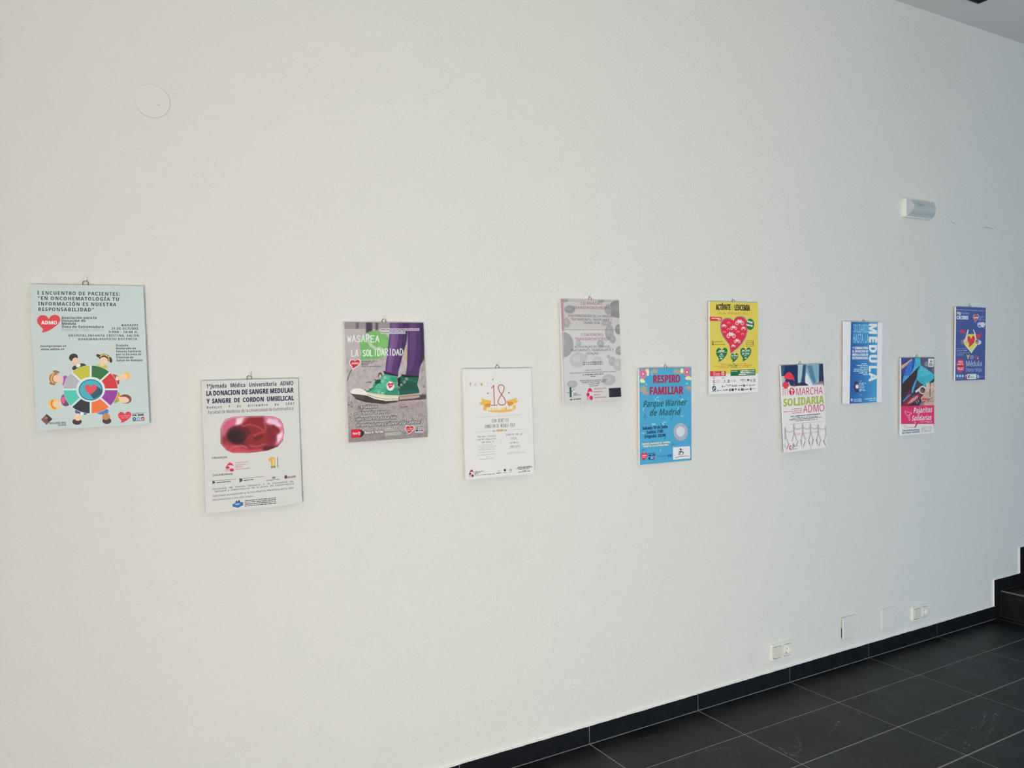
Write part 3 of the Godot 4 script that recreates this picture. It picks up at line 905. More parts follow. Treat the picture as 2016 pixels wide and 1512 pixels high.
func print_bicycles() -> Image:
	var a := Art.new(V([112, 138, 782, 145, 785, 1385, 112, 1412]), Color8(205, 206, 209), 1.0, fonts, 17)
	a.all(a.c(222, 222, 230))
	a.poly([100, 120, 800, 130, 800, 1122, 740, 1128, 100, 1128], a.c(212, 197, 88))
	var black := a.c(54, 48, 36)
	a.text("ACTÍVATE", 196, 252, 396, 250, 76, black, "heavy")
	a.text("contra", 400, 214, 450, 214, 16, a.c(110, 140, 60))
	a.text("la", 414, 248, 434, 248, 20, a.c(110, 140, 60))
	a.text("LEUCEMIA", 456, 252, 666, 256, 76, black, "heavy")
	a.text("Cáceres, 14 diciembre 2014", 216, 308, 634, 312, 30, a.c(200, 112, 62), "serif", .25)
	var red := a.c(208, 50, 68)
	var white := a.c(226, 224, 228)
	a.poly([112, 345, 278, 349, 278, 403, 112, 401], red)
	a.small(138, 371, 266, 373, 13, white, .4)
	a.small(222, 390, 266, 391, 11, white, .4)
	var big := [440, 398, 408, 368, 360, 354, 300, 368, 264, 408, 250, 470, 258, 540, 290, 615, 340, 680, 380, 735, 390, 790, 396, 854, 440, 822, 500, 775, 560, 712, 612, 630, 638, 540, 642, 450, 622, 380, 590, 342, 540, 328, 486, 338, 456, 362]
	a.poly(big, a.c(136, 142, 176))
	var inner: Array = []
	for i in range(0, big.size(), 2):
		inner.append_array([446 + (big[i] - 446) * .93, 570 + (big[i + 1] - 570) * .955])
	a.poly(inner, a.c(214, 48, 72))
	for b in [[525, 415, 60], [441, 490, 46], [406, 592, 62], [308, 466, 34], [578, 498, 34], [490, 674, 46], [437, 741, 31]]:
		a.bike(b[0], b[1], b[2], white)
	for b in [[370, 426], [368, 513], [312, 554], [502, 546], [566, 578]]:
		a.line([b[0] - 18, b[1] + 10, b[0] - 10, b[1] - 8, b[0] + 10, b[1] - 8, b[0] + 18, b[1] + 12], 9, a.c(228, 160, 170))
	var green := a.c(38, 108, 64)
	a.oval(672, 443, 56, 79, green)
	a.small(632, 418, 708, 434, 32, white, .4)
	a.small(620, 462, 712, 486, 30, white, .4)
	a.ring(154, 690, 12, 14, 6, black)
	a.oval(154, 722, 12, 14, a.c(110, 104, 56))
	a.small(178, 697, 300, 692, 17, a.c(112, 104, 50), .25)
	a.small(178, 732, 320, 727, 15, a.c(112, 104, 50), .25)
	for i in 4:
		a.small([625, 610, 608, 612][i], 680 + i * 24, 722, 677 + i * 24, 12, a.c(160, 124, 50), .3)
		a.oval(716, 686 + i * 14, 6, 6, black)
	a.heart(197, 770, 358, 962, green, HEART)
	a.heart(400, 846, 508, 970, green, HEART)
	a.heart(533, 767, 690, 956, green, HEART)
	a.small(236, 824, 316, 822, 24, white, .45)
	a.small(205, 834, 350, 832, 8, white, .4)
	a.bike(272, 858, 20, white)
	a.small(238, 886, 308, 885, 9, white, .35)
	a.small(240, 898, 300, 897, 9, white, .35)
	a.small(252, 926, 290, 924, 20, white, .4)
	a.small(408, 886, 500, 882, 16, white, .4)
	a.small(414, 904, 494, 902, 8, white, .35)
	a.small(436, 924, 470, 922, 9, white, .35)
	a.small(560, 812, 666, 808, 16, white, .4)
	a.small(545, 828, 680, 830, 9, white, .35)
	a.small(560, 860, 664, 858, 18, white, .4)
	a.small(580, 884, 640, 882, 8, white, .35)
	a.small(594, 920, 620, 918, 18, white, .4)
	var rust := a.c(190, 120, 54)
	var olive := a.c(120, 124, 56)
	a.small(262, 1001, 410, 998, 10, rust, .35)
	a.small(424, 999, 466, 997, 16, olive, .35)
	a.small(476, 998, 622, 992, 10, rust, .35)
	a.small(170, 1027, 352, 1022, 10, rust, .35)
	a.small(362, 1024, 516, 1020, 18, olive, .35)
	a.small(526, 1020, 706, 1013, 10, rust, .35)
	a.small(245, 1048, 384, 1045, 10, rust, .35)
	a.small(396, 1044, 500, 1042, 14, olive, .35)
	a.small(512, 1042, 676, 1036, 10, rust, .35)
	a.poly([114, 1093, 332, 1089, 332, 1160, 114, 1164], red)
	a.small(160, 1110, 186, 1110, 10, white, .35)
	a.text("Inscripción", 156, 1134, 250, 1132, 17, white)
	a.small(160, 1150, 256, 1148, 9, white, .35)
	a.rect(274, 1098, 310, 1146, white)
	a.rect(286, 1106, 298, 1138, a.c(120, 70, 80))
	a.poly([398, 1079, 748, 1067, 748, 1150, 398, 1161], green)
	a.small(408, 1100, 494, 1097, 12, white, .35)
	a.small(535, 1098, 640, 1094, 16, white, .45)
	a.small(640, 1094, 738, 1090, 12, white, .3)
	a.small(535, 1122, 670, 1117, 18, white, .45)
	a.small(672, 1116, 738, 1113, 11, white, .3)
	a.small(512, 1146, 620, 1141, 16, white, .45)
	a.small(622, 1140, 738, 1134, 11, white, .3)
	var ink := a.c(66, 62, 72)
	var grey := a.c(130, 126, 138)
	a.small(152, 1192, 182, 1190, 9, ink, .4)
	a.small(280, 1188, 314, 1186, 9, ink, .4)
	a.figures(152, 1210, 182, 1260, a.c(190, 56, 76), a.c(206, 160, 172))
	for i in 3:
		a.small(190, 1218 + i * 18, 250, 1214 + i * 18, 8, a.c(196, 120, 136), .3)
	a.poly([306, 1216, 324, 1222, 320, 1242, 312, 1232], ink)
	a.line([282, 1250, 360, 1246], 3, a.c(170, 90, 100))
	a.rect(360, 1212, 382, 1250, a.c(78, 80, 92))
	a.rect(366, 1220, 376, 1240, a.c(206, 206, 214))
	a.small(390, 1234, 428, 1232, 13, grey, .3)
	a.ring(456, 1228, 11, 14, 5, a.c(110, 128, 140))
	a.small(534, 1217, 606, 1212, 12, ink, .35)
	a.small(552, 1236, 660, 1230, 9, grey, .35)
	a.rect(632, 1203, 662, 1224, a.c(86, 84, 96))
	a.rect(682, 1206, 696, 1244, grey)
	a.rect(718, 1202, 748, 1240, a.c(120, 116, 126))
	a.rect(724, 1210, 742, 1228, a.c(206, 206, 214))
	a.small(152, 1280, 186, 1278, 9, ink, .4)
	a.poly([276, 1300, 290, 1288, 292, 1316, 280, 1314], ink)
	a.small(298, 1312, 328, 1310, 10, grey, .3)
	a.small(336, 1292, 408, 1288, 11, ink, .35)
	a.small(356, 1308, 396, 1306, 9, grey, .35)
	a.poly([418, 1292, 426, 1280, 434, 1292, 430, 1308, 422, 1308], ink)
	a.small(444, 1308, 496, 1304, 30, grey, .25)
	a.small(510, 1300, 562, 1297, 12, ink, .35)
	a.rect(570, 1280, 604, 1306, a.c(84, 82, 92))
	a.small(616, 1294, 652, 1291, 12, grey, .35)
	a.rect(664, 1280, 682, 1304, grey)
	a.small(694, 1294, 748, 1289, 11, ink, .35)
	a.oval(170, 1328, 27, 36, a.c(40, 46, 62))
	a.oval(170, 1328, 17, 23, a.c(206, 208, 218))
	a.sector(170, 1328, Vector2(1, 1), Vector2(17, 23), PI / 2, PI, 0, a.c(70, 110, 160))
	a.sector(170, 1328, Vector2(1, 1), Vector2(17, 23), PI * 1.5, TAU, 0, a.c(70, 110, 160))
	a.small(145, 1376, 196, 1373, 10, ink, .4)
	a.oval(220, 1360, 10, 12, a.c(150, 110, 120))
	a.small(234, 1366, 282, 1362, 12, grey, .3)
	a.small(294, 1362, 364, 1357, 16, ink, .4)
	a.rect(378, 1336, 400, 1372, a.c(96, 94, 104))
	a.rect(412, 1334, 444, 1368, a.c(44, 40, 48))
	a.poly([456, 1334, 488, 1333, 472, 1364], a.c(60, 56, 64))
	a.rect(504, 1336, 528, 1364, a.c(120, 116, 126))
	a.rect(544, 1332, 584, 1364, a.c(50, 46, 56))
	a.small(552, 1352, 576, 1350, 10, white, .3)
	a.small(596, 1352, 660, 1348, 11, ink, .4)
	a.rect(672, 1326, 692, 1358, a.c(48, 44, 52))
	a.small(704, 1346, 748, 1342, 16, grey, .3)
	return a.done()


func print_march() -> Image:
	var a := Art.new(V([150, 145, 760, 122, 815, 1335, 207, 1405]), Color8(197, 201, 205), .5, fonts, 18)
	a.all(a.c(214, 214, 221))
	a.poly([140, 130, 770, 110, 778, 432, 160, 452], a.c(150, 178, 198))
	a.poly([150, 145, 400, 138, 392, 300, 398, 440, 330, 450, 300, 420, 160, 300], a.c(30, 50, 96))
	a.poly([150, 150, 210, 150, 185, 290, 150, 300], a.c(60, 86, 120))
	a.poly([160, 300, 220, 300, 210, 450, 160, 450], a.c(176, 186, 200))
	a.poly([395, 138, 470, 136, 452, 300, 420, 420, 400, 380], a.c(166, 190, 206))
	a.poly([470, 136, 516, 134, 500, 310, 500, 405, 435, 410, 455, 300], a.c(46, 78, 120))
	a.poly([516, 134, 705, 124, 700, 320, 660, 390, 620, 430, 560, 330, 520, 240, 500, 330], a.c(128, 164, 190))
	a.poly([530, 150, 600, 145, 660, 380, 630, 420, 580, 330], a.c(86, 126, 160))
	a.poly([500, 330, 520, 240, 580, 360, 610, 432, 540, 436, 500, 410], a.c(204, 216, 228))
	a.poly([705, 124, 762, 122, 774, 400, 700, 390], a.c(44, 58, 92))
	a.poly([380, 438, 405, 400, 480, 390, 545, 425, 540, 440], a.c(46, 46, 64))
	a.poly([640, 415, 700, 385, 765, 372, 770, 408], a.c(150, 108, 118))
	a.soft(3)
	a.grow(1.0)
	var red := a.c(222, 60, 82)
	var rose := a.c(190, 48, 84)
	a.poly([160, 452, 330, 446, 780, 428, 800, 470, 165, 480], a.c(214, 214, 221))
	a.line([764, 380, 768, 440], 10, a.c(60, 70, 96))
	a.poly([190, 336, 212, 280, 240, 250, 264, 240, 300, 256, 330, 296, 345, 340, 350, 420, 352, 458, 336, 452, 322, 400, 300, 352, 262, 346, 232, 338], red)
	a.oval(235, 372, 30, 26, a.c(40, 60, 100))
	a.oval(306, 396, 42, 48, a.c(38, 54, 98))
	a.line([262, 380, 272, 420, 300, 444], 5, a.c(210, 214, 222))
	a.oval(218, 428, 46, 48, red)
	a.line([180, 585, 180, 480, 248, 476, 248, 580], 6, rose)
	a.line([214, 478, 214, 582], 6, rose)
	a.oval(308, 522, 40, 56, a.c(206, 40, 76))
	a.oval(308, 488, 9, 11, a.c(226, 216, 222))
	a.line([282, 500, 334, 512], 10, a.c(226, 216, 222))
	a.line([308, 500, 312, 572], 14, a.c(226, 216, 222))
	a.text("MARCHA", 370, 577, 756, 558, 102, rose, "sans")
	a.text("SOLIDARIA", 186, 737, 773, 692, 108, a.c(162, 174, 84), "heavy")
	a.text("ADMO", 470, 828, 776, 808, 104, rose, "sans")
	a.small(303, 783, 450, 774, 13, rose, .3)
	a.small(190, 822, 452, 801, 13, rose, .3)
	a.small(315, 839, 452, 829, 13, rose, .3)
	var ink := a.c(84, 84, 94)
	a.small(290, 890, 722, 852, 16, ink, .45)
	a.small(315, 913, 690, 882, 12, ink, .35)
	a.small(270, 938, 745, 897, 14, ink, .35)
	a.small(355, 953, 685, 926, 12, ink, .35)
	a.line([285, 995, 745, 954], 4, a.c(204, 110, 132))
	var shade := a.c(166, 167, 175)
	for f in [[210, 1050, 1.0], [335, 1008, 1.0], [462, 1006, 1.0], [574, 1004, 1.0], [686, 1012, 1.0], [798, 1026, .95]]:
		var x: float = f[0]
		var y: float = f[1]
		a.oval(x, y, 12, 18, shade)
		a.line([x, y + 16, x + 4, y + 120], 24, shade)
		a.line([x + 4, y + 110, x - 26, y + 230], 15, shade)
		a.line([x + 4, y + 110, x + 44, y + 220], 15, shade)
		if x < 790:
			a.line([x + 4, y + 34, x + 56, y + 62, x + 118, y + 40], 13, shade)
	for l in [[200, 1265, 206, 1330], [265, 1272, 228, 1358], [328, 1268, 332, 1310], [392, 1240, 372, 1312], [438, 1222, 446, 1300], [500, 1240, 472, 1320], [550, 1228, 568, 1300], [616, 1212, 596, 1296], [664, 1210, 680, 1290], [720, 1240, 704, 1310], [762, 1228, 800, 1310]]:
		a.line(l, 9, a.c(84, 86, 96))
	for l in [[228, 1358, 215, 1400], [446, 1300, 454, 1350], [472, 1320, 458, 1350], [568, 1300, 578, 1350], [596, 1296, 580, 1350], [680, 1290, 690, 1345], [800, 1310, 815, 1335]]:
		a.line(l, 9, a.c(186, 187, 195))
	a.text("Donar para crear vida", 335, 1150, 700, 1114, 26, a.c(206, 122, 146), "serif", .4)
	a.figures(262, 1296, 300, 1368, a.c(190, 48, 84), a.c(222, 186, 200))
	for i in 4:
		a.small(310, 1302 + i * 19, [356, 380, 340, 378][i], 1298 + i * 18, 12, ink, .4)
	return a.done()


func print_marrow_banner() -> Image:
	var a := Art.new(V([125, 140, 712, 150, 700, 1370, 125, 1395]), Color8(185, 192, 198), 1.0, fonts, 19)
	a.all(a.c(206, 211, 221))
	# the sheet's own ink runs from royal blue to sky blue
	for i in 24:
		var t := i / 24.0
		var u := (i + 1) / 24.0
		a.poly([lerpf(228, 638, t), 147 + 5 * t, lerpf(228, 638, u) + 1, 147 + 5 * u, lerpf(210, 620, u) + 1, 1395 - 10 * u, lerpf(210, 620, t), 1395 - 10 * t], a.c(lerpf(44, 66, t), lerpf(86, 150, t), lerpf(166, 200, t)))
	var ice := a.c(122, 192, 224)
	a.text("SOLIDARIOS", 265, 310, 505, 312, 130, ice, "bold")
	a.text("HASTA LA", 262, 466, 500, 466, 132, ice, "bold")
	a.line([262, 322, 505, 318], 4, ice)
	a.line([262, 472, 500, 470], 4, ice)
	var white := a.c(206, 216, 228)
	a.text("MÉDULA", 512, 178, 508, 1056, 112, white, "heavy", 0, 3, white, .1)
	a.text("1ª SEMANA PARA", 252, 570, 490, 566, 38, white, "heavy")
	a.text("LA DONACIÓN DE", 250, 618, 490, 618, 36, white, "heavy")
	a.text("MÉDULA ÓSEA EN", 250, 670, 490, 670, 36, white, "heavy")
	a.text("EXTREMADURA", 250, 722, 490, 722, 38, white, "heavy")
	var soft := a.c(170, 206, 228)
	for l in [[390, 797], [312, 824], [365, 852], [275, 881], [270, 909], [348, 937], [415, 963]]:
		a.small(l[0], l[1], 486, l[1] - 2, 17, soft, .4)
	var maroon := a.c(82, 46, 68)
	a.oval(308, 1084, 30, 28, maroon)
	a.oval(292, 1144, 24, 30, maroon)
	a.oval(318, 1195, 28, 30, maroon)
	a.oval(322, 1136, 24, 32, white)
	a.small(357, 1058, 394, 1057, 10, soft, .35)
	for l in [[1095, 455], [1122, 430], [1152, 440], [1182, 436], [1206, 446]]:
		a.small(355, l[0], l[1], l[0] - 4, 17, soft, .35)
	a.line([222, 1282, 622, 1278], 3, a.c(110, 150, 206))
	a.poly([222, 1336, 243, 1308, 264, 1336, 243, 1364], a.c(190, 206, 230))
	a.line([243, 1300, 243, 1370], 4, a.c(70, 110, 180))
	a.line([222, 1336, 264, 1336], 4, a.c(70, 110, 180))
	a.small(275, 1337, 392, 1331, 16, soft, .35)
	a.small(275, 1362, 396, 1357, 16, soft, .35)
	a.small(440, 1332, 614, 1318, 18, soft, .35)
	a.small(500, 1354, 614, 1345, 14, soft, .35)
	a.small(362, 1262, 392, 1260, 8, soft, .35)
	return a.done()


func print_paper_birds() -> Image:
	var a := Art.new(V([160, 122, 705, 120, 700, 1360, 160, 1410]), Color8(177, 186, 191), .5, fonts, 20)
	a.all(a.c(54, 54, 74))
	a.poly([150, 110, 400, 110, 380, 300, 160, 420], a.c(62, 74, 126))
	a.poly([470, 110, 720, 110, 720, 400, 480, 240], a.c(76, 84, 112))
	a.oval(575, 225, 35, 45, a.c(116, 134, 150))
	a.oval(690, 330, 30, 40, a.c(104, 112, 116))
	a.soft(3)
	a.poly([162, 250, 240, 205, 330, 138, 348, 158, 232, 262, 168, 315], a.c(200, 162, 148))
	a.poly([200, 420, 270, 215, 390, 125, 376, 270, 312, 420, 180, 556, 182, 500], a.c(58, 110, 200))
	a.poly([200, 420, 312, 418, 180, 556], a.c(72, 150, 214))
	a.poly([345, 160, 395, 125, 376, 270, 330, 370], a.c(44, 86, 170))
	a.poly([392, 124, 472, 122, 480, 236, 310, 412, 372, 280], a.c(70, 168, 206))
	a.poly([310, 412, 480, 238, 410, 480, 345, 640, 250, 750, 182, 836, 170, 560], a.c(58, 48, 56))
	a.poly([478, 236, 702, 396, 694, 470, 600, 560, 540, 592, 410, 482, 432, 330], a.c(60, 166, 190))
	a.poly([478, 236, 702, 396, 600, 420, 440, 440], a.c(74, 182, 202))
	a.poly([402, 478, 418, 500, 348, 720, 330, 690, 340, 620], a.c(74, 152, 206))
	a.poly([240, 750, 300, 640, 320, 720, 270, 760], a.c(112, 52, 66))
	a.poly([184, 840, 260, 750, 330, 720, 300, 760, 200, 850], a.c(92, 126, 190))
	a.poly([405, 560, 450, 525, 520, 560, 440, 640, 400, 600], a.c(74, 68, 70))
	a.poly([190, 870, 350, 745, 480, 700, 505, 770, 410, 850, 250, 918, 185, 918], a.c(128, 48, 64))
	a.poly([260, 890, 330, 800, 430, 740, 440, 780, 340, 860], a.c(206, 140, 158))
	a.poly([390, 830, 460, 780, 480, 830, 410, 880], a.c(66, 60, 84))
	a.line([400, 830, 430, 880], 8, a.c(190, 180, 200))
	a.line([430, 810, 455, 860], 8, a.c(190, 180, 200))
	a.oval(515, 655, 68, 70, a.c(206, 202, 212))
	a.poly([390, 670, 500, 590, 545, 588, 470, 660, 400, 705], a.c(212, 206, 216))
	a.oval(512, 658, 42, 50, a.c(88, 62, 72))
	a.oval(500, 670, 22, 26, a.c(128, 84, 90))
	a.poly([572, 545, 622, 520, 642, 620, 640, 540, 690, 530, 708, 495, 708, 912, 520, 912, 480, 790, 520, 740, 560, 640], a.c(184, 162, 152))
	a.poly([572, 545, 610, 530, 620, 660, 590, 700, 560, 660], a.c(206, 184, 172))
	a.poly([645, 560, 690, 540, 700, 660, 650, 700], a.c(202, 178, 166))
	a.poly([626, 640, 642, 620, 640, 760, 625, 770], a.c(112, 86, 82))
	a.line([640, 690, 700, 670], 6, a.c(140, 112, 104))
	a.poly([470, 880, 530, 840, 540, 912, 460, 912], a.c(120, 128, 140))
	a.soft(1)
	a.mottle(.2, .03, 71, true, Rect2(0, 0, 1, .62))
	a.grow(1.0)
	a.poly([604, 136, 698, 139, 694, 276, 604, 272], a.c(222, 222, 230))
	a.oval(652, 178, 18, 26, a.c(120, 112, 122))
	a.oval(652, 172, 9, 12, a.c(206, 200, 208))
	a.small(618, 230, 684, 232, 16, a.c(84, 80, 92), .4)
	a.small(618, 250, 684, 252, 14, a.c(84, 80, 92), .4)
	a.heart(503, 788, 578, 874, a.c(196, 44, 72), HEART)
	a.line([520, 826, 560, 826], 9, a.c(226, 206, 214))
	for i in 4:
		a.small(582, 806 + i * 15, [668, 640, 620, 692][i], 800 + i * 14, 11, a.c(76, 72, 80), .4)
	a.poly([150, 925, 705, 903, 696, 1215, 160, 1222], a.c(198, 50, 102))
	a.poly([160, 1218, 694, 1213, 705, 1420, 150, 1420], a.c(208, 208, 218))
	var white := a.c(226, 218, 226)
	a.text("Pajaritas", 366, 1040, 664, 1022, 92, white, "bold", .12)
	a.text("Solidarias", 335, 1168, 650, 1148, 88, white, "bold", .18)
	a.line([335, 1035, 270, 1020, 220, 1002, 242, 1060, 270, 1082, 300, 1062, 335, 1042], 5, white)
	a.line([270, 1082, 296, 1160, 306, 1150, 298, 1062], 5, white)
	a.small(475, 1186, 665, 1176, 13, a.c(222, 170, 196), .35)
	a.small(585, 1199, 660, 1195, 11, a.c(222, 170, 196), .35)
	a.poly([378, 1180, 400, 1190, 396, 1240, 372, 1276, 402, 1268, 428, 1222, 425, 1190, 405, 1205, 398, 1175], a.c(198, 50, 102))
	a.poly([375, 1180, 402, 1188, 400, 1210], a.c(226, 200, 212))
	a.poly([366, 1272, 400, 1262, 395, 1278], a.c(50, 44, 54))
	a.text("15", 196, 1292, 242, 1288, 48, a.c(202, 92, 84), "sans")
	a.text("marzo", 248, 1288, 362, 1282, 26, a.c(202, 110, 84), "bold")
	var navy := a.c(54, 62, 118)
	a.text("Día Internacional", 190, 1340, 456, 1320, 27, navy, "heavy")
	a.text("de Cáncer Infantil", 180, 1378, 462, 1354, 27, navy, "heavy")
	var x := 490.0
	for l in [["A", 150, 120, 90], ["I", 90, 96, 150], ["C", 70, 150, 140], ["C", 206, 120, 80], ["D", 196, 60, 80]]:
		var wd := 12.0 if l[0] == "I" else 32.0
		a.text(l[0], x, 1310 - (x - 490) * .03, x + wd, 1309 - (x - 490) * .03, 52, a.c(l[1], l[2], l[3]), "sans")
		x += wd + 8
	a.line([490, 1360, 512, 1300, 500, 1290, 492, 1310, 520, 1352], 8, a.c(186, 150, 104))
	a.small(532, 1334, 658, 1328, 15, a.c(104, 110, 120), .35)
	a.small(540, 1352, 640, 1346, 9, a.c(150, 150, 160), .35)
	return a.done()


func print_give_life() -> Image:
	var a := Art.new(V([195, 125, 705, 143, 690, 1400, 180, 1415]), Color8(167, 178, 182), 1.0, fonts, 21)
	a.all(a.c(60, 80, 138))
	var pale := a.c(172, 190, 220)
	var soft := a.c(128, 146, 194)
	var red := a.c(192, 54, 74)
	a.small(205, 184, 692, 206, 17, soft, .3)
	a.text("Big", 210, 258, 274, 258, 42, a.c(196, 206, 228), "heavy")
	a.text("Camino", 284, 258, 420, 262, 42, soft, "bold")
	a.text("CÁCERES", 205, 346, 402, 346, 58, a.c(190, 202, 228), "heavy", 0, 2, soft)
	a.heart(486, 256, 586, 394, a.c(170, 178, 206), HEART)
	a.heart(494, 264, 578, 384, a.c(168, 56, 80), HEART)
	a.poly([500, 306, 572, 302, 572, 326, 500, 328], a.c(196, 196, 216))
	for i in 4:
		a.small(586, 298 + i * 21, [688, 656, 626, 702][i], 298 + i * 21, 12, soft, .35)
	a.oval(600, 440, 40, 50, a.c(150, 166, 206))
	a.oval(600, 440, 24, 32, a.c(92, 112, 168))
	a.oval(652, 438, 40, 48, a.c(178, 190, 220))
	a.small(560, 442, 690, 438, 34, a.c(206, 214, 232), .25)
	a.line([670, 490, 690, 505], 6, soft)
	# a shirt pulled open over a yellow chest with a heart
	a.poly([248, 545, 290, 528, 330, 540, 335, 575, 300, 584, 256, 566], a.c(204, 58, 76))
	a.line([330, 575, 360, 605], 16, a.c(176, 62, 92))
	a.poly([530, 604, 590, 612, 634, 578, 628, 620, 598, 668, 560, 668], a.c(204, 58, 76))
	a.poly([396, 526, 412, 530, 392, 612, 512, 606, 484, 530, 497, 526, 526, 590, 545, 690, 560, 790, 456, 938, 340, 790, 352, 680, 372, 600], a.c(198, 212, 224))
	a.poly([396, 606, 508, 602, 528, 690, 534, 790, 456, 906, 362, 788, 384, 690], a.c(216, 210, 84))
	a.poly([450, 690, 430, 645, 402, 634, 386, 660, 390, 720, 418, 770, 410, 832, 470, 790, 508, 740, 520, 680, 505, 636, 474, 636], a.c(188, 54, 74))
	a.oval(324, 742, 52, 44, a.c(116, 106, 122))
	a.oval(345, 735, 26, 46, a.c(198, 170, 150))
	a.line([330, 700, 372, 690], 12, a.c(206, 180, 158))
	a.line([334, 730, 376, 722], 12, a.c(206, 180, 158))
	a.line([330, 760, 372, 756], 12, a.c(190, 162, 144))
	a.oval(582, 745, 46, 42, a.c(182, 182, 190))
	a.oval(555, 735, 26, 46, a.c(96, 78, 84))
	a.line([535, 700, 575, 706], 12, a.c(202, 176, 156))
	a.line([535, 742, 580, 742], 12, a.c(202, 176, 156))
	a.line([540, 770, 584, 766], 12, a.c(190, 162, 144))
	a.line([396, 526, 352, 690, 345, 790], 10, a.c(206, 218, 230))
	a.line([490, 526, 530, 650], 10, a.c(206, 218, 230))
	a.small(202, 868, 372, 862, 14, soft, .35)
	a.small(202, 904, 386, 896, 18, a.c(150, 166, 208), .35)
	a.small(204, 940, 424, 938, 15, soft, .35)
	a.small(202, 976, 334, 972, 18, a.c(150, 166, 208), .35)
	a.text("Y", 372, 1036, 430, 1034, 70, a.c(222, 176, 80), "heavy")
	a.text("o", 438, 1036, 488, 1034, 74, pale, "sans")
	a.poly([500, 962, 512, 962, 524, 1022, 540, 962, 550, 964, 530, 1040, 518, 1040], a.c(96, 92, 128))
	a.poly([568, 968, 592, 1040, 552, 1040], a.c(200, 70, 70))
	a.poly([552, 1036, 566, 1012, 580, 1036], a.c(226, 210, 190))
	a.text("Médula", 366, 1166, 632, 1162, 94, pale, "sans")
	a.text("Dono Vida", 366, 1258, 636, 1258, 64, a.c(150, 172, 210), "sans")
	a.oval(268, 1156, 66, 122, red)
	for l in [[232, 1088, 314, 16], [238, 1112, 306, 14], [210, 1140, 328, 18], [216, 1206, 322, 18], [220, 1234, 318, 18]]:
		a.small(l[0], l[1], l[2], l[1] - 2, l[3], a.c(226, 200, 212), .45)
	a.line([216, 1166, 320, 1160], 7, a.c(120, 50, 74))
	for x in [215, 262, 306]:
		a.oval(x, 1334, 19, 26, a.c(112, 168, 216))
		a.oval(x, 1334, 8, 14, a.c(206, 220, 236))
	a.small(198, 1386, 326, 1380, 12, soft, .4)
	a.poly([346, 1312, 378, 1310, 378, 1378, 346, 1380], a.c(180, 70, 84))
	a.oval(362, 1330, 10, 14, a.c(214, 196, 206))
	a.poly([383, 1304, 544, 1298, 540, 1388, 383, 1392], a.c(212, 218, 226))
	a.poly([398, 1370, 404, 1330, 428, 1316, 436, 1330, 416, 1350, 432, 1370], a.c(50, 66, 54))
	a.small(440, 1366, 530, 1360, 22, a.c(110, 136, 110), .3)
	a.poly([556, 1318, 580, 1314, 590, 1370, 562, 1376], a.c(196, 206, 224))
	a.line([566, 1330, 578, 1360], 6, a.c(90, 100, 140))
	a.small(600, 1356, 660, 1352, 18, a.c(96, 112, 160), .3)
	return a.done()


# ---------------------------------------------------------------- shapes

func new_st() -> SurfaceTool:
	var st := SurfaceTool.new()
	st.begin(Mesh.PRIMITIVE_TRIANGLES)
	return st


func put(st: SurfaceTool, called: String, mat: Material, parent: Node) -> MeshInstance3D:
	var o := MeshInstance3D.new()
	o.name = called
	o.mesh = st.commit()
	o.material_override = mat
	parent.add_child(o, true)
	return o


func face(st: SurfaceTool, p: Array, out: Vector3, uv_of = null):
	var n: Vector3 = (p[1] - p[0]).cross(p[2] - p[0])
	if n.length() < 1e-14 and p.size() > 3:
		n = (p[2] - p[0]).cross(p[3] - p[0])
	if n.length() < 1e-16:
		return
	n = n.normalized()
	var flip := n.dot(out) < 0.0
	if flip:
		n = -n
	for i in range(1, p.size() - 1):
		var t := [p[0], p[i], p[i + 1]] if flip else [p[0], p[i + 1], p[i]]
		for v in t:
			st.set_normal(n)
			if uv_of != null:
				st.set_uv(uv_of.call(v))
			st.add_vertex(v)


# a block from lo to hi with its edges cut at 45 degrees
func block(st: SurfaceTool, lo: Vector3, hi: Vector3, cut := 0.0, uv_of = null):
	var m := (lo + hi) * .5
	var hs := (hi - lo) * .5
	var corner := func(s: Vector3, axis: int) -> Vector3:
		var q := Vector3.ZERO
		for k in 3:
			q[k] = m[k] + s[k] * (hs[k] if k == axis or cut == 0.0 else hs[k] - cut)
		return q
	for a in 3:
		var b := (a + 1) % 3
		var c := (a + 2) % 3
		for sa in [-1.0, 1.0]:
			var pts: Array = []
			for u in [[-1.0, -1.0], [1.0, -1.0], [1.0, 1.0], [-1.0, 1.0]]:
				var s := Vector3.ZERO
				s[a] = sa
				s[b] = u[0]
				s[c] = u[1]
				pts.append(corner.call(s, a))
			var n := Vector3.ZERO
			n[a] = sa
			face(st, pts, n, uv_of)
			if cut > 0.0:
				for sb in [-1.0, 1.0]:
					var s1 := Vector3.ZERO
					s1[a] = sa
					s1[b] = sb
					var s2 := s1
					s1[c] = -1.0
					s2[c] = 1.0
					var e := Vector3.ZERO
					e[a] = sa
					e[b] = sb
					face(st, [corner.call(s1, a), corner.call(s2, a), corner.call(s2, b), corner.call(s1, b)], e, uv_of)
	if cut > 0.0:
		for x in [-1.0, 1.0]:
			for y in [-1.0, 1.0]:
				for z in [-1.0, 1.0]:
					var s := Vector3(x, y, z)
					face(st, [corner.call(s, 0), corner.call(s, 1), corner.call(s, 2)], s, uv_of)


# outline of a rounded rectangle in the plane of the wall
func rounded(cx: float, cy: float, w: float, h: float, r: float, z: float, n := 5) -> Array:
	var p: Array = []
	for q in [[1, 1, 0.0], [-1, 1, PI / 2], [-1, -1, PI], [1, -1, PI * 1.5]]:
		for i in n + 1:
			var t: float = q[2] + PI / 2 * i / n
			p.append(Vector3(cx + q[0] * (w / 2 - r) + cos(t) * r, cy + q[1] * (h / 2 - r) + sin(t) * r, z))
	return p


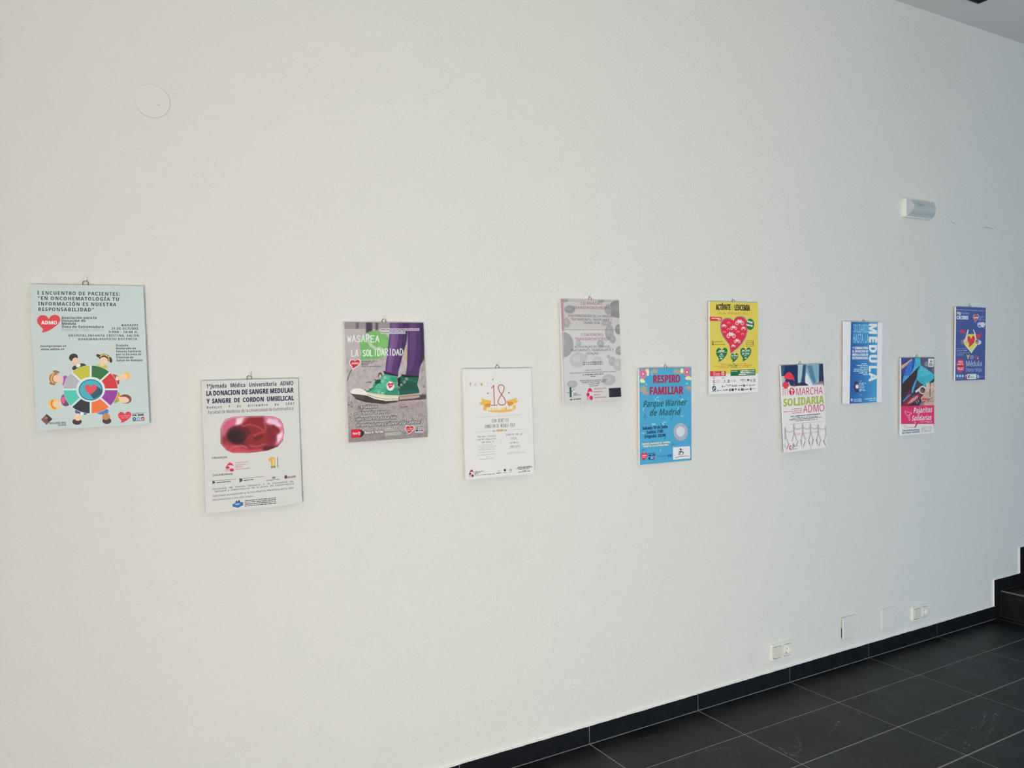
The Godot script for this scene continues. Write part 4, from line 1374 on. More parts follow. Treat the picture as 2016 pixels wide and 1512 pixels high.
func circle(cx: float, cy: float, r: float, z: float, n := 24) -> Array:
	var p: Array = []
	for i in n:
		var t := TAU * (i + .5) / n
		p.append(Vector3(cx + cos(t) * r, cy + sin(t) * r, z))
	return p


# skin from ring to ring; inward true for the inside of a hollow
func loft(st: SurfaceTool, rings: Array, inward := false, cap := true):
	for k in range(rings.size() - 1):
		var a: Array = rings[k]
		var b: Array = rings[k + 1]
		var m := Vector3.ZERO
		for v in a:
			m += v / a.size()
		for v in b:
			m += v / b.size()
		m *= .5
		for i in a.size():
			var j := (i + 1) % a.size()
			var f := [a[i], a[j], b[j], b[i]]
			var mid: Vector3 = (a[i] + a[j] + b[i] + b[j]) * .25
			var flat: bool = absf(a[i].z - b[i].z) < 1e-5
			face(st, f, Vector3(0, 0, 1) if flat else ((m - mid) if inward else (mid - m)) * Vector3(1, 1, 0) + Vector3(0, 0, 1e-4))
	if cap:
		face(st, rings[-1], Vector3(0, 0, 1))


func tube(st: SurfaceTool, path: Array, r: float, n := 8):
	var last: Array = []
	for i in path.size():
		var a: Vector3 = path[maxi(i - 1, 0)]
		var b: Vector3 = path[mini(i + 1, path.size() - 1)]
		var d := (b - a).normalized()
		var u := d.cross(Vector3(0.31, 0.2, 0.93)).normalized()
		var v := d.cross(u)
		var ring: Array = []
		for k in n:
			var t := TAU * k / n
			ring.append(path[i] + (u * cos(t) + v * sin(t)) * r)
		if i > 0:
			for k in n:
				var j := (k + 1) % n
				face(st, [last[k], last[j], ring[j], ring[k]], (last[k] + last[j] + ring[k] + ring[j]) * .25 - (path[i] + path[i - 1]) * .5)
		if i == 0:
			face(st, ring, -d)
		if i == path.size() - 1:
			face(st, ring, d)
		last = ring


# ---------------------------------------------------------------- naming

var taken := {}


func numbered(called: String) -> String:
	taken[called] = taken.get(called, -1) + 1
	return called if taken[called] == 0 else "%s_%03d" % [called, taken[called]]


func thing(called: String, label: String, category: String, at := Vector3.ZERO, group := "") -> Node3D:
	var o := Node3D.new()
	o.name = numbered(called)
	o.position = at
	o.set_meta("label", label)
	o.set_meta("category", category)
	if group:
		o.set_meta("group", group)
	add_child(o)
	return o


func structure(called: String, st: SurfaceTool, mat: Material, label: String) -> MeshInstance3D:
	var o := put(st, called, mat, self)
	o.set_meta("kind", "structure")
	o.set_meta("label", label)
	return o


func holder(called: String, label: String) -> Node3D:
	var o := Node3D.new()
	o.name = called
	o.set_meta("kind", "structure")
	o.set_meta("label", label)
	add_child(o)
	return o


# ---------------------------------------------------------------- materials

func noise_map(px: int, freq: float, octaves: int, noise_seed: int, normal := false) -> NoiseTexture2D:
	var n := FastNoiseLite.new()
	n.noise_type = FastNoiseLite.TYPE_SIMPLEX_SMOOTH
	n.seed = noise_seed
	n.frequency = freq
	n.fractal_octaves = octaves
	var t := NoiseTexture2D.new()
	t.width = px
	t.height = px
	t.seamless = true
	t.noise = n
	t.as_normal_map = normal
	return t


func paint(srgb: Color, rough: float, spec := .5) -> StandardMaterial3D:
	var m := StandardMaterial3D.new()
	m.albedo_color = srgb
	m.roughness = rough
	m.metallic_specular = spec
	return m


func ramp_map(t: NoiseTexture2D, a: Color, b: Color) -> NoiseTexture2D:
	var g := Gradient.new()
	g.set_color(0, a)
	g.set_color(1, b)
	t.color_ramp = g
	return t


var M := {}


func make_materials():
	var plaster := paint(Color(.87, .865, .855), .85, .3)
	plaster.uv1_triplanar = true
	plaster.uv1_world_triplanar = true
	plaster.uv1_scale = Vector3.ONE / 1.1
	plaster.heightmap_enabled = true
	plaster.heightmap_texture = noise_map(1024, .06, 4, 3)
	plaster.heightmap_scale = .17
	M.plaster = plaster
	M.ceiling = paint(Color(.86, .86, .86), .9, .3)
	M.cover = paint(Color(.875, .87, .86), .6, .4)
	M.lip = paint(Color(.93, .93, .93), .7, .4)
	M.foam = paint(Color(.91, .925, .955), .6, .4)
	M.grout = paint(Color(.55, .56, .565), .9, .3)
	M.slate_dark = slate(Color(.05, .055, .07), Color(.10, .105, .125), 5, .5)
	M.slate_step = slate(Color(.05, .055, .07), Color(.14, .14, .155), 9, .42)
	M.dust = paint(Color(.2, .2, .21), .9, .3)
	M.nosing = paint(Color(.42, .42, .43), .6)
	M.plastic = paint(Color(.9, .9, .88), .35)
	M.cream = paint(Color(.9, .895, .87), .35)
	M.cream_dark = paint(Color(.85, .845, .80), .4)
	M.hole = paint(Color(.05, .05, .05), .6)
	M.pin = paint(Color(.7, .68, .62), .35)
	M.pin.metallic = .8
	M.wire = paint(Color(.32, .31, .3), .4)
	M.wire.metallic = .6
	M.peg = paint(Color(.93, .92, .9), .4)
	M.scratch = paint(Color(.66, .67, .66), .9)
	M.vent_dark = paint(Color(.06, .07, .08), .7)
	M.vent = paint(Color(.84, .85, .86), .5)
	M.frame = paint(Color(.3, .3, .31), .4)
	var lens := paint(Color(.78, .83, .87, .5), .12)
	lens.transparency = BaseMaterial3D.TRANSPARENCY_ALPHA
	M.lens = lens
	M.board_green = paint(Color(.35, .62, .45), .5)
	var glass := paint(Color(.95, .98, .97, .06), .02)
	glass.transparency = BaseMaterial3D.TRANSPARENCY_ALPHA
	M.glass = glass
	M.pavement = paint(Color(.55, .54, .52), .9, .3)


func slate(a: Color, b: Color, noise_seed: int, rough: float) -> StandardMaterial3D:
	var m := paint(Color.WHITE, rough, .35)
	m.albedo_texture = ramp_map(noise_map(512, .02, 5, noise_seed), a, b)
	m.uv1_triplanar = true
	m.uv1_world_triplanar = true
	m.uv1_scale = Vector3.ONE / .7
	m.heightmap_enabled = true
	m.heightmap_texture = noise_map(512, .04, 4, noise_seed + 1)
	m.heightmap_scale = .06
	return m


# ---------------------------------------------------------------- camera and light

const EYE := Vector3(0, 1.58202, 2.7355)
const LENS := 1589.856            # focal length in pixels of the 2016 x 1512 frame
var axes := Basis(Vector3(.86412, -.01875, .50293), Vector3(.02805, .99955, -.01094), Vector3(-.5025, .02356, .86426)).orthonormalized()


func floor_under(px: float, py: float) -> Vector3:
	var d := axes * Vector3((px - 1008) / LENS, -(py - 756) / LENS, -1)
	return EYE + d * (-EYE.y / d.y)


const LEFT := -1.25
const RIGHT := 11.0
const FRONT := 5.3
const TOP := 3.5


func _ready():
	var cam := Camera3D.new()
	cam.name = "camera"
	cam.transform = Transform3D(axes, EYE)
	cam.fov = rad_to_deg(2.0 * atan(756.0 / LENS))
	cam.near = .05
	add_child(cam)
	cam.current = true

	var sky_mat := ProceduralSkyMaterial.new()
	sky_mat.sky_top_color = Color(.40, .60, .90)
	sky_mat.sky_horizon_color = Color(.70, .82, .95)
	sky_mat.ground_horizon_color = Color(.7, .7, .68)
	sky_mat.ground_bottom_color = Color(.5, .5, .48)
	sky_mat.sun_angle_max = 0.0
	var sky := Sky.new()
	sky.sky_material = sky_mat
	var env := Environment.new()
	env.background_mode = Environment.BG_SKY
	env.sky = sky
	env.background_energy_multiplier = .35
	env.tonemap_mode = Environment.TONE_MAPPER_LINEAR
	env.tonemap_exposure = 2.85
	env.sdfgi_enabled = true
	env.ssao_enabled = true
	env.ssil_enabled = true
	var we := WorldEnvironment.new()
	we.name = "environment"
	we.environment = env
	add_child(we)

	# daylight: a low and a tall window on the left, a cooler low one behind, towards the stairs
	daylight("daylight_shop_window", Vector3(LEFT + .03, .85, 4.5), Vector3(1, 0, 0), Vector2(1.3, 1.3), Color(1, .978, .925), 9.8)
	daylight("daylight_tall_window", Vector3(LEFT + .03, 2.15, 2.75), Vector3(1, 0, 0), Vector2(1.2, 2.0), Color(1, .985, .89), .3)
	daylight("daylight_stair_window", Vector3(5.45, .65, FRONT - .03), Vector3(0, 0, -1), Vector2(2.0, 1.0), Color(.52, .81, 1), 2.1)

	make_materials()
	prepare_type()
	build_room()
	build_stairs()
	build_street()
	build_wall_things()
	build_posters()


func daylight(called: String, at: Vector3, towards: Vector3, size: Vector2, tint: Color, energy: float):
	var l := AreaLight3D.new()
	l.name = called
	l.look_at_from_position(at, at + towards)
	l.area_size = size
	l.light_color = tint
	l.light_energy = energy
	l.area_range = 30.0
	l.shadow_enabled = true
	add_child(l)


# ---------------------------------------------------------------- the room

const TILE := .6025
const ROW := .299
const TILE_X := 1.9256
const ROW_Z := .291
const BASE_END := 4.916
const BASE_TOP := .074


func wall_with_openings(along_x: bool, at0: float, at1: float, from: float, to: float, openings: Array) -> SurfaceTool:
	# openings: [from, to, sill, head], sorted; the wall lies between at0 and at1 across its thickness
	var st := new_st()
	var piece := func(f: float, t: float, y0: float, y1: float):
		if t - f < .001 or y1 - y0 < .001:
			return
		if along_x:
			block(st, Vector3(f, y0, at0), Vector3(t, y1, at1))
		else:
			block(st, Vector3(at0, y0, f), Vector3(at1, y1, t))
	var p := from
	for o in openings:
		piece.call(p, o[0], 0.0, TOP)
		piece.call(o[0], o[1], 0.0, o[2])
		piece.call(o[0], o[1], o[3], TOP)
		p = o[1]
	piece.call(p, to, 0.0, TOP)
	return st


func build_window(called: String, along_x: bool, at: float, o: Array, panes: int, label: String):
	var root := holder(called, label)
	var vec := func(s: float, y: float, t: float) -> Vector3:
		return Vector3(s, y, at + t) if along_x else Vector3(at + t, y, s)
	var bar := func(n: String, s0: float, s1: float, y0: float, y1: float):
		var st := new_st()
		var a: Vector3 = vec.call(s0, y0, -.03)
		var b: Vector3 = vec.call(s1, y1, .03)
		block(st, Vector3(minf(a.x, b.x), minf(a.y, b.y), minf(a.z, b.z)), Vector3(maxf(a.x, b.x), maxf(a.y, b.y), maxf(a.z, b.z)), .004)
		put(st, n, M.frame, root)
	bar.call("sill_rail", o[0], o[1], o[2], o[2] + .06)
	bar.call("head_rail", o[0], o[1], o[3] - .06, o[3])
	for i in panes + 1:
		var s: float = lerpf(o[0], o[1] - .06, float(i) / panes)
		bar.call("mullion", s, s + .06, o[2] + .06, o[3] - .06)
	for i in panes:
		var s0: float = lerpf(o[0], o[1] - .06, float(i) / panes) + .06
		var s1: float = lerpf(o[0], o[1] - .06, float(i + 1) / panes)
		var st := new_st()
		var out: Vector3 = Vector3(0, 0, 1) if along_x else Vector3(1, 0, 0)
		face(st, [vec.call(s0, o[2] + .06, 0), vec.call(s1, o[2] + .06, 0), vec.call(s1, o[3] - .06, 0), vec.call(s0, o[3] - .06, 0)], out)
		put(st, "pane", M.glass, root)


func slate_floor_image() -> ImageTexture:
	# 3.6 x 1.8 m of dark slate from x = 1.6, with the pale scuffs where the photograph has them
	var w := 2048
	var h := 1024
	var n1 := FastNoiseLite.new()
	n1.seed = 41
	n1.frequency = .006
	n1.fractal_octaves = 6
	var n2 := FastNoiseLite.new()
	n2.seed = 42
	n2.frequency = .03
	n2.fractal_octaves = 4
	var a := n1.get_seamless_image(w, h).get_data()
	var b := n2.get_seamless_image(w, h).get_data()
	var d := PackedByteArray()
	d.resize(w * h * 3)
	for i in w * h:
		var v := 24.0 + (a[i] - 128) * .10 + (b[i] - 128) * .07
		d[i * 3] = clampi(int(v * 1.0), 0, 255)
		d[i * 3 + 1] = clampi(int(v * 1.08), 0, 255)
		d[i * 3 + 2] = clampi(int(v * 1.18), 0, 255)
	var im := Image.create_from_data(w, h, false, Image.FORMAT_RGB8, d)
	im.convert(Image.FORMAT_RGBA8)
	var rng := RandomNumberGenerator.new()
	rng.seed = 77
	var marks := [[1385, 378, 1375, 398, 1345, 425], [1240, 425, 1250, 450, 1255, 472, 1230, 500], [1160, 430, 1166, 436], [1040, 487, 1046, 492], [1180, 470, 1200, 482, 1240, 505], [1195, 485, 1215, 492], [1225, 462, 1262, 480], [1548, 345, 1556, 350], [1519, 319, 1523, 322], [1578, 324, 1583, 328], [1440, 350, 1460, 358], [1535, 375, 1545, 392], [1886, 352, 1876, 385, 1850, 420], [1790, 408, 1812, 395], [1715, 445, 1745, 425, 1775, 408], [1800, 440, 1826, 458, 1812, 480], [1920, 345, 1905, 400, 1886, 440], [1830, 410, 1850, 400, 1872, 398], [1480, 262, 1490, 270], [920, 480, 1010, 470], [700, 440, 760, 430], [820, 510, 880, 495], [1400, 225, 1405, 228], [1660, 330, 1668, 334], [1330, 290, 1345, 300]]
	for m in marks:
		var path: Array = []
		for i in range(0, m.size(), 2):
			var f := floor_under(850 + m[i] / 1.729, 1200 + m[i + 1] / 1.729)
			path.append(Vector2((f.x - 1.6) / 3.6 * w, f.z / 1.8 * h))
		for k in range(path.size() - 1):
			var p0: Vector2 = path[k]
			var p1: Vector2 = path[k + 1]
			var steps := maxi(2, int(p0.distance_to(p1) / 1.5))
			for s in steps:
				if rng.randf() < .35:
					continue
				var q := p0.lerp(p1, float(s) / steps) + Vector2(rng.randfn(0, 2.2), rng.randfn(0, 2.2))
				var dab := Image.create(rng.randi_range(1, 3), rng.randi_range(1, 4), false, Image.FORMAT_RGBA8)
				dab.fill(Color(.6, .62, .62, rng.randf_range(.2, .7)))
				im.blend_rect(dab, Rect2i(0, 0, dab.get_width(), dab.get_height()), Vector2i(q))
	for i in 900:
		var dab := Image.create(rng.randi_range(1, 2), rng.randi_range(1, 2), false, Image.FORMAT_RGBA8)
		dab.fill(Color(.6, .62, .62, rng.randf_range(.05, .3)))
		im.blend_rect(dab, Rect2i(0, 0, 2, 2), Vector2i(rng.randi_range(0, w - 3), rng.randi_range(0, h - 3)))
	im.convert(Image.FORMAT_RGB8)
	return ImageTexture.create_from_image(im)


func build_room():
	var st := wall_with_openings(true, -.25, 0.0, LEFT - .25, RIGHT + .25, [])
	var back := structure("wall_back", st, M.plaster, "white textured plaster wall hung with posters")
	# two old scratches in its paint
	for s in [[Vector3(4.507, 2.362, .0004), Vector3(4.522, 2.35, .0004), Vector3(4.548, 2.345, .0004)], [Vector3(4.836, 2.343, .0004), Vector3(4.88, 2.344, .0004), Vector3(4.93, 2.342, .0004)]]:
		var sc := new_st()
		tube(sc, s, .0018, 5)
		put(sc, "scratch", M.scratch, back)

	var win_tall := [2.1, 3.4, 1.1, 3.2]
	var win_shop := [3.8, 5.2, .15, 1.55]
	var win_stair := [4.4, 6.5, .1, 1.2]
	structure("wall_left", wall_with_openings(false, LEFT - .25, LEFT, 0.0, FRONT, [win_tall, win_shop]), M.plaster, "white plaster wall with two windows")
	structure("wall_right", wall_with_openings(false, RIGHT, RIGHT + .25, 0.0, FRONT, []), M.plaster, "white plaster wall beyond the stairs")
	structure("wall_front", wall_with_openings(true, FRONT, FRONT + .25, LEFT - .25, RIGHT + .25, [win_stair]), M.plaster, "white plaster wall facing the posters")
	build_window("window_1", false, LEFT - .12, win_tall, 2, "tall window with dark frame")
	build_window("window_2", false, LEFT - .12, win_shop, 2, "low shop window with dark frame")
	build_window("window_3", true, FRONT + .12, win_stair, 3, "low wide window with dark frame near the stairs")
	st = new_st()
	block(st, Vector3(LEFT - .25, TOP, -.25), Vector3(RIGHT + .25, TOP + .3, FRONT + .25))
	structure("ceiling", st, M.ceiling, "plain white ceiling")

	# floor: a grey bed of grout with slate tiles set in it
	st = new_st()
	block(st, Vector3(LEFT - .25, -.2, -.25), Vector3(RIGHT + .25, -.0012, FRONT + .25))
	var bed := structure("floor", st, M.grout, "dark slate tile floor with pale grout")
	var slate_top := paint(Color.WHITE, .45, .35)
	slate_top.albedo_texture = slate_floor_image()
	slate_top.heightmap_enabled = true
	slate_top.heightmap_texture = noise_map(1024, .03, 5, 52)
	slate_top.heightmap_scale = .05
	var uv_of := func(v: Vector3) -> Vector2: return Vector2((v.x - 1.6) / 3.6, v.z / 1.8)
	var joint := .0026
	var far := new_st()
	for j in 32:
		var z0 := 0.0 if j == 0 else ROW_Z + (j - 1) * ROW
		var z1 := ROW_Z + j * ROW
		if z0 > FRONT:
			break
		for i in range(-6, 16):
			var x0 := maxf(TILE_X + i * TILE, LEFT)
			var x1 := minf(TILE_X + (i + 1) * TILE, RIGHT)
			if x1 - x0 < .02:
				continue
			var wide := joint * (1.5 if j > 1 else 1.0)
			var lo := Vector3(x0 + joint, -.012, z0 + wide)
			var hi := Vector3(x1 - joint, 0.0, minf(z1, FRONT) - wide)
			if j < 12 and i >= -3 and i < 7:
				var t := new_st()
				block(t, lo, hi, .0012, uv_of)
				put(t, "tile", slate_top, bed)
			else:
				block(far, lo, hi, .0012, uv_of)
	var rest := put(far, "distant_tiles", slate_top, bed)
	rest.set_meta("kind", "stuff")

	# skirting tiles along the foot of the wall, their tops daubed with wall paint
	var base := holder("baseboard_back", "black slate skirting tiles along the foot of the poster wall")
	var rng := RandomNumberGenerator.new()
	rng.seed = 5
	for i in range(-7, 5):
		var x0 := maxf(TILE_X + i * TILE, LEFT)
		var x1 := minf(TILE_X + (i + 1) * TILE, BASE_END)
		if x1 - x0 < .02:
			continue
		st = new_st()
		var top := BASE_TOP + rng.randf_range(-.001, .001)
		block(st, Vector3(x0 + .0012, .001, 0), Vector3(x1 - .0012, top, .011), .0008)
		put(st, "skirting_tile", M.slate_dark, base)
		st = new_st()
		paint_lip(st, x0, x1, top, rng)
		put(st, "paint_edge", M.lip, base)
		st = new_st()
		block(st, Vector3(x1 - .0012, .001, 0), Vector3(x1 + .0012, top - .001, .0095))
		put(st, "joint", M.grout, base)
	st = new_st()
	block(st, Vector3(LEFT, -.001, .0108), Vector3(BASE_END, .0012, .0145))
	put(st, "floor_joint", M.grout, base)


# an uneven bead of paint along the top of the skirting
func paint_lip(st: SurfaceTool, x0: float, x1: float, y: float, rng: RandomNumberGenerator):
	var n := maxi(2, int((x1 - x0) / .025))
	var last_z := .0105
	var last_y := .003
	for i in n:
		var a := lerpf(x0, x1, float(i) / n)
		var b := lerpf(x0, x1, float(i + 1) / n)
		var z := .0112 + rng.randf_range(-.003, .0006)
		var yy := .003 + rng.randf_range(-.001, .0012)
		face(st, [Vector3(a, y, last_z), Vector3(b, y, z), Vector3(b, y + yy * .5, z), Vector3(a, y + last_y * .5, last_z)], Vector3(0, 0, 1))
		face(st, [Vector3(a, y + last_y * .5, last_z), Vector3(b, y + yy * .5, z), Vector3(b, y + yy, 0), Vector3(a, y + last_y, 0)], Vector3(0, 1, .3))
		last_z = z
		last_y = yy


const RISER_X := 4.985
const GOING := .284
const RISE := .16
const STEPS := 6


func build_stairs():
	var deep := 1.6
	var root := thing("staircase", "black slate steps rising along the wall past the posters", "stairs", Vector3(RISER_X, 0, 0))
	for i in STEPS:
		var x := i * GOING
		var y := (i + 1) * RISE
		var next := x + GOING if i < STEPS - 1 else RIGHT - RISER_X
		var st := new_st()
		block(st, Vector3(x, i * RISE + .0015, .0115), Vector3(x + .02, y - .021, deep), .001)
		put(st, "riser", M.slate_step, root)
		st = new_st()
		block(st, Vector3(x - .002, y - .02, .0115), Vector3(minf(next + .02, RIGHT - RISER_X - .01), y, deep), .002)
		var tread := put(st, "tread", M.slate_step, root)
		st = new_st()
		block(st, Vector3(x - .0035, y - .006, .011), Vector3(x + .006, y + .0006, deep), .001)
		put(st, "nosing", M.nosing, tread)
		st = new_st()
		block(st, Vector3(x + .021, 0.001, .012), Vector3(minf(next + .02, RIGHT - RISER_X - .01), y - .021, deep - .002))
		put(st, "core", M.slate_dark, root)
		st = new_st()
		block(st, Vector3(x - .003, i * RISE, .011), Vector3(x, i * RISE + .003, deep))
		put(st, "joint", M.dust, root)
	# stepped skirting on the wall
	var trim := holder("trim_1", "black slate skirting stepping up the wall beside the stairs")
	var rng := RandomNumberGenerator.new()
	rng.seed = 8
	for i in STEPS:
		var x := BASE_END + i * GOING
		var y0 := i * RISE + (.001 if i == 0 else BASE_TOP)
		var y1 := (i + 1) * RISE + BASE_TOP
		var st := new_st()
		block(st, Vector3(x, y0, 0), Vector3(x + .069, y1, .010), .0008)
		put(st, "skirting_tile", M.slate_dark, trim)
		st = new_st()
		var x1 := x + GOING
		if i == STEPS - 1:
			x1 = RIGHT - .01
		block(st, Vector3(x + .070, y1 - BASE_TOP + .001, 0), Vector3(x1 - .001 + .07 * float(i < STEPS - 1), y1, .0099), .0008)
		put(st, "skirting_tile", M.slate_dark, trim)
		st = new_st()
		paint_lip(st, x - .003, minf(x1 + .002, RIGHT), y1, rng)
		block(st, Vector3(x - .0045, y0 + (BASE_TOP if i == 0 else 0.0), 0), Vector3(x - .0002, y1 + .002, .0098), .001)
		put(st, "paint_edge", M.lip, trim)


func build_street():
	var st := new_st()
	block(st, Vector3(-60, -.5, -40), Vector3(60, -.21, 60))
	structure("ground", st, M.pavement, "pale paved street outside the shop window")


# ---------------------------------------------------------------- things on the wall

func build_wall_things():
	# round blank cover high on the wall
	var at := Vector3(.3191, 2.4207, 0)
	var root := thing("round_cover", "round wall cover painted over in white, high above the posters", "wall cover", at)
	var st := new_st()
	loft(st, [circle(0, 0, .052, 0, 40), circle(0, 0, .052, .0035, 40), circle(0, 0, .0495, .0055, 40)])
	put(st, "disc", M.cover, root)
	st = new_st()
	block(st, Vector3(.014, -.0115, .0054), Vector3(.02, -.0095, .006), .0002)
	put(st, "screw_slot", M.scratch, root)

	# two blank square covers near the floor
	for p in [[3.583, .1905, .1085, .112, .055, "square blank wall cover with a dark gap along one edge, near the floor"], [3.9065, .1775, .1065, .114, .0, "square blank wall cover beside the double socket nearer the stairs"]]:
		root = thing("blank_cover", p[5], "wall cover", Vector3(p[0], p[1], .0), "square covers near the floor")
		st = new_st()
		loft(st, [rounded(0, 0, p[2], p[3], .002, .0, 2), rounded(0, 0, p[2], p[3], .002, .0055, 2), rounded(0, 0, p[2] - .003, p[3] - .003, .002, .0068, 2)])
		var plate := put(st, "plate", M.cover, root)
		plate.rotation.y = p[4]
		plate.position.z = .0006 + sin(p[4]) * p[2] * .5
		if p[4] > 0.0:
			st = new_st()
			block(st, Vector3(-p[2] / 2 - .001, -p[3] / 2 + .006, 0), Vector3(-p[2] / 2 + .003, .0, .001))
			put(st, "gap", M.hole, root)

	# double sockets: a blank insert and an earthed outlet in one frame
	for p in [[3.079, .1645, "cream double socket below the walking march poster, away from the square covers"], [4.187, .1625, "cream double socket next to a square cover and close to the stairs"]]:
		double_socket(Vector3(p[0], p[1], 0), p[2])

	emergency_light(Vector3(4.172, 2.394, 0))
	ceiling_vent(Vector3(4.438, TOP, .203))


func double_socket(at: Vector3, label: String):
	var root := thing("double_socket", label, "socket", at, "double sockets above the skirting")
	var cx := .0355
	var st := new_st()
	# frame: rounded slab with two square openings
	loft(st, [rounded(0, 0, .152, .081, .011, 0), rounded(0, 0, .152, .081, .011, .009), rounded(0, 0, .147, .076, .010, .0130)], false, false)
	for s in [-1.0, 1.0]:
		var outer: Array = []
		for v in rounded(s * cx, 0, .060, .060, .011, .0130):
			outer.append(Vector3(clampf(v.x, minf(0.0, s * .0735), maxf(0.0, s * .0735)), v.y, v.z))
		# flat face of this half, from the half's outline to the opening
		var half: Array = []
		for v in rounded(s * .03675, 0, .0735, .076, .010, .0130):
			half.append(Vector3(0.0 if absf(v.x) < .0101 else v.x, v.y if absf(v.x) >= .0101 else signf(v.y) * .038, v.z))
		loft(st, [half, outer], false, false)
		loft(st, [rounded(s * cx, 0, .060, .060, .011, .0130), rounded(s * cx, 0, .060, .060, .011, .0006)], true, false)
	put(st, "frame", M.cream, root)
	# blank insert
	st = new_st()
	loft(st, [rounded(-cx, 0, .0555, .0555, .010, .002), rounded(-cx, 0, .0555, .0555, .010, .0130), rounded(-cx, 0, .0525, .0525, .009, .0150), rounded(-cx, 0, .047, .047, .008, .0146)])
	put(st, "blank_insert", M.cream_dark, root)
	# outlet insert with a round well
	st = new_st()
	loft(st, [rounded(cx, 0, .0555, .0555, .010, .002), rounded(cx, 0, .0555, .0555, .010, .0140), rounded(cx, 0, .0515, .0515, .010, .0158), circle(cx, 0, .0205, .0158, 24)], false, false)
	loft(st, [circle(cx, 0, .0205, .0158, 24), circle(cx, 0, .0195, .0015, 24)], true, true)
	var outlet := put(st, "outlet", M.cream, root)
	for s in [-1.0, 1.0]:
		st = new_st()
		loft(st, [circle(cx + s * .0095, 0, .0028, .0015, 10), circle(cx + s * .0095, 0, .0028, .0019, 10)])
		put(st, "pin_hole", M.hole, outlet)
		st = new_st()
		block(st, Vector3(cx - .0025, s * .0165 - .003, .0016), Vector3(cx + .0025, s * .0165 + .003, .0065), .0006)
		put(st, "earth_clip", M.pin, outlet)


func emergency_light(at: Vector3):
	var root := thing("emergency_light", "small white emergency light with clear ribbed lens, high on the wall", "emergency light", at)
	var w := .236
	var h := .102
	var st := new_st()
	loft(st, [rounded(0, 0, w, h, .008, 0), rounded(0, 0, w, h, .008, .024), rounded(0, 0, w - .006, h - .006, .006, .027)])
	put(st, "base", M.plastic, root)
	st = new_st()
	block(st, Vector3(-.095, -.03, .027), Vector3(.095, .03, .031), .001)
	put(st, "reflector", M.plastic, root)
	st = new_st()
	tube(st, [Vector3(-.08, -.005, .038), Vector3(.08, -.005, .038)], .006, 10)
	put(st, "lamp_tube", M.plastic, root)
	st = new_st()
	block(st, Vector3(-.02, .012, .031), Vector3(.03, .028, .036), .001)
	put(st, "circuit_board", M.board_green, root)
	# lens: a wedge with a ridge, its ends sloping in
	st = new_st()
	var x0 := w / 2 - .006
	var x1 := w / 2 - .022
	var prof := [[h / 2 - .006, .0275, x0], [h / 2 - .012, .046, x0 - .007], [.010, .062, x1], [.004, .063, x1], [-.022, .056, x1 + .004], [-h / 2 + .014, .044, x0 - .004], [-h / 2 + .006, .0275, x0]]
	for i in range(prof.size() - 1):
		var a: Array = prof[i]
		var b: Array = prof[i + 1]
		face(st, [Vector3(-a[2], a[0], a[1]), Vector3(a[2], a[0], a[1]), Vector3(b[2], b[0], b[1]), Vector3(-b[2], b[0], b[1])], Vector3(0, a[0] + b[0], .05))
	for s in [-1.0, 1.0]:
		for i in range(1, prof.size() - 1):
			var c: Array = prof[0]
			var a: Array = prof[i]
			var b: Array = prof[i + 1]
			face(st, [Vector3(s * c[2], c[0], c[1]), Vector3(s * a[2], a[0], a[1]), Vector3(s * b[2], b[0], b[1])], Vector3(s, 0, .2))
	put(st, "lens", M.lens, root)


func ceiling_vent(corner: Vector3):
	# its corner by the wall shows at the top of the picture
	var s := .45
	var root := thing("ceiling_vent", "dark louvred vent set in the ceiling", "vent", corner + Vector3(-s / 2, 0, s / 2))
	var st := new_st()
	block(st, Vector3(-s / 2 + .01, -.004, -s / 2 + .01), Vector3(s / 2 - .01, -.0005, s / 2 - .01))
	put(st, "backing", M.vent_dark, root)
	for e in [[-s / 2, -s / 2, s / 2, -s / 2 + .012], [-s / 2, s / 2 - .012, s / 2, s / 2], [-s / 2, -s / 2 + .012, -s / 2 + .012, s / 2 - .012], [s / 2 - .012, -s / 2 + .012, s / 2, s / 2 - .012]]:
		st = new_st()
		block(st, Vector3(e[0], -.012, e[1]), Vector3(e[2], 0, e[3]), .002)
		put(st, "rim", M.vent_dark, root)
	for i in 12:
		var z := -s / 2 + .045 + i * .0335
		st = new_st()
		block(st, Vector3(-s / 2 + .014, -.009, z - .006), Vector3(s / 2 - .014, -.0045, z + .006), .001)
		put(st, "slat", M.vent, root)


# ---------------------------------------------------------------- posters

const GAP := .008                 # the ring on the back keeps a board this far off the wall


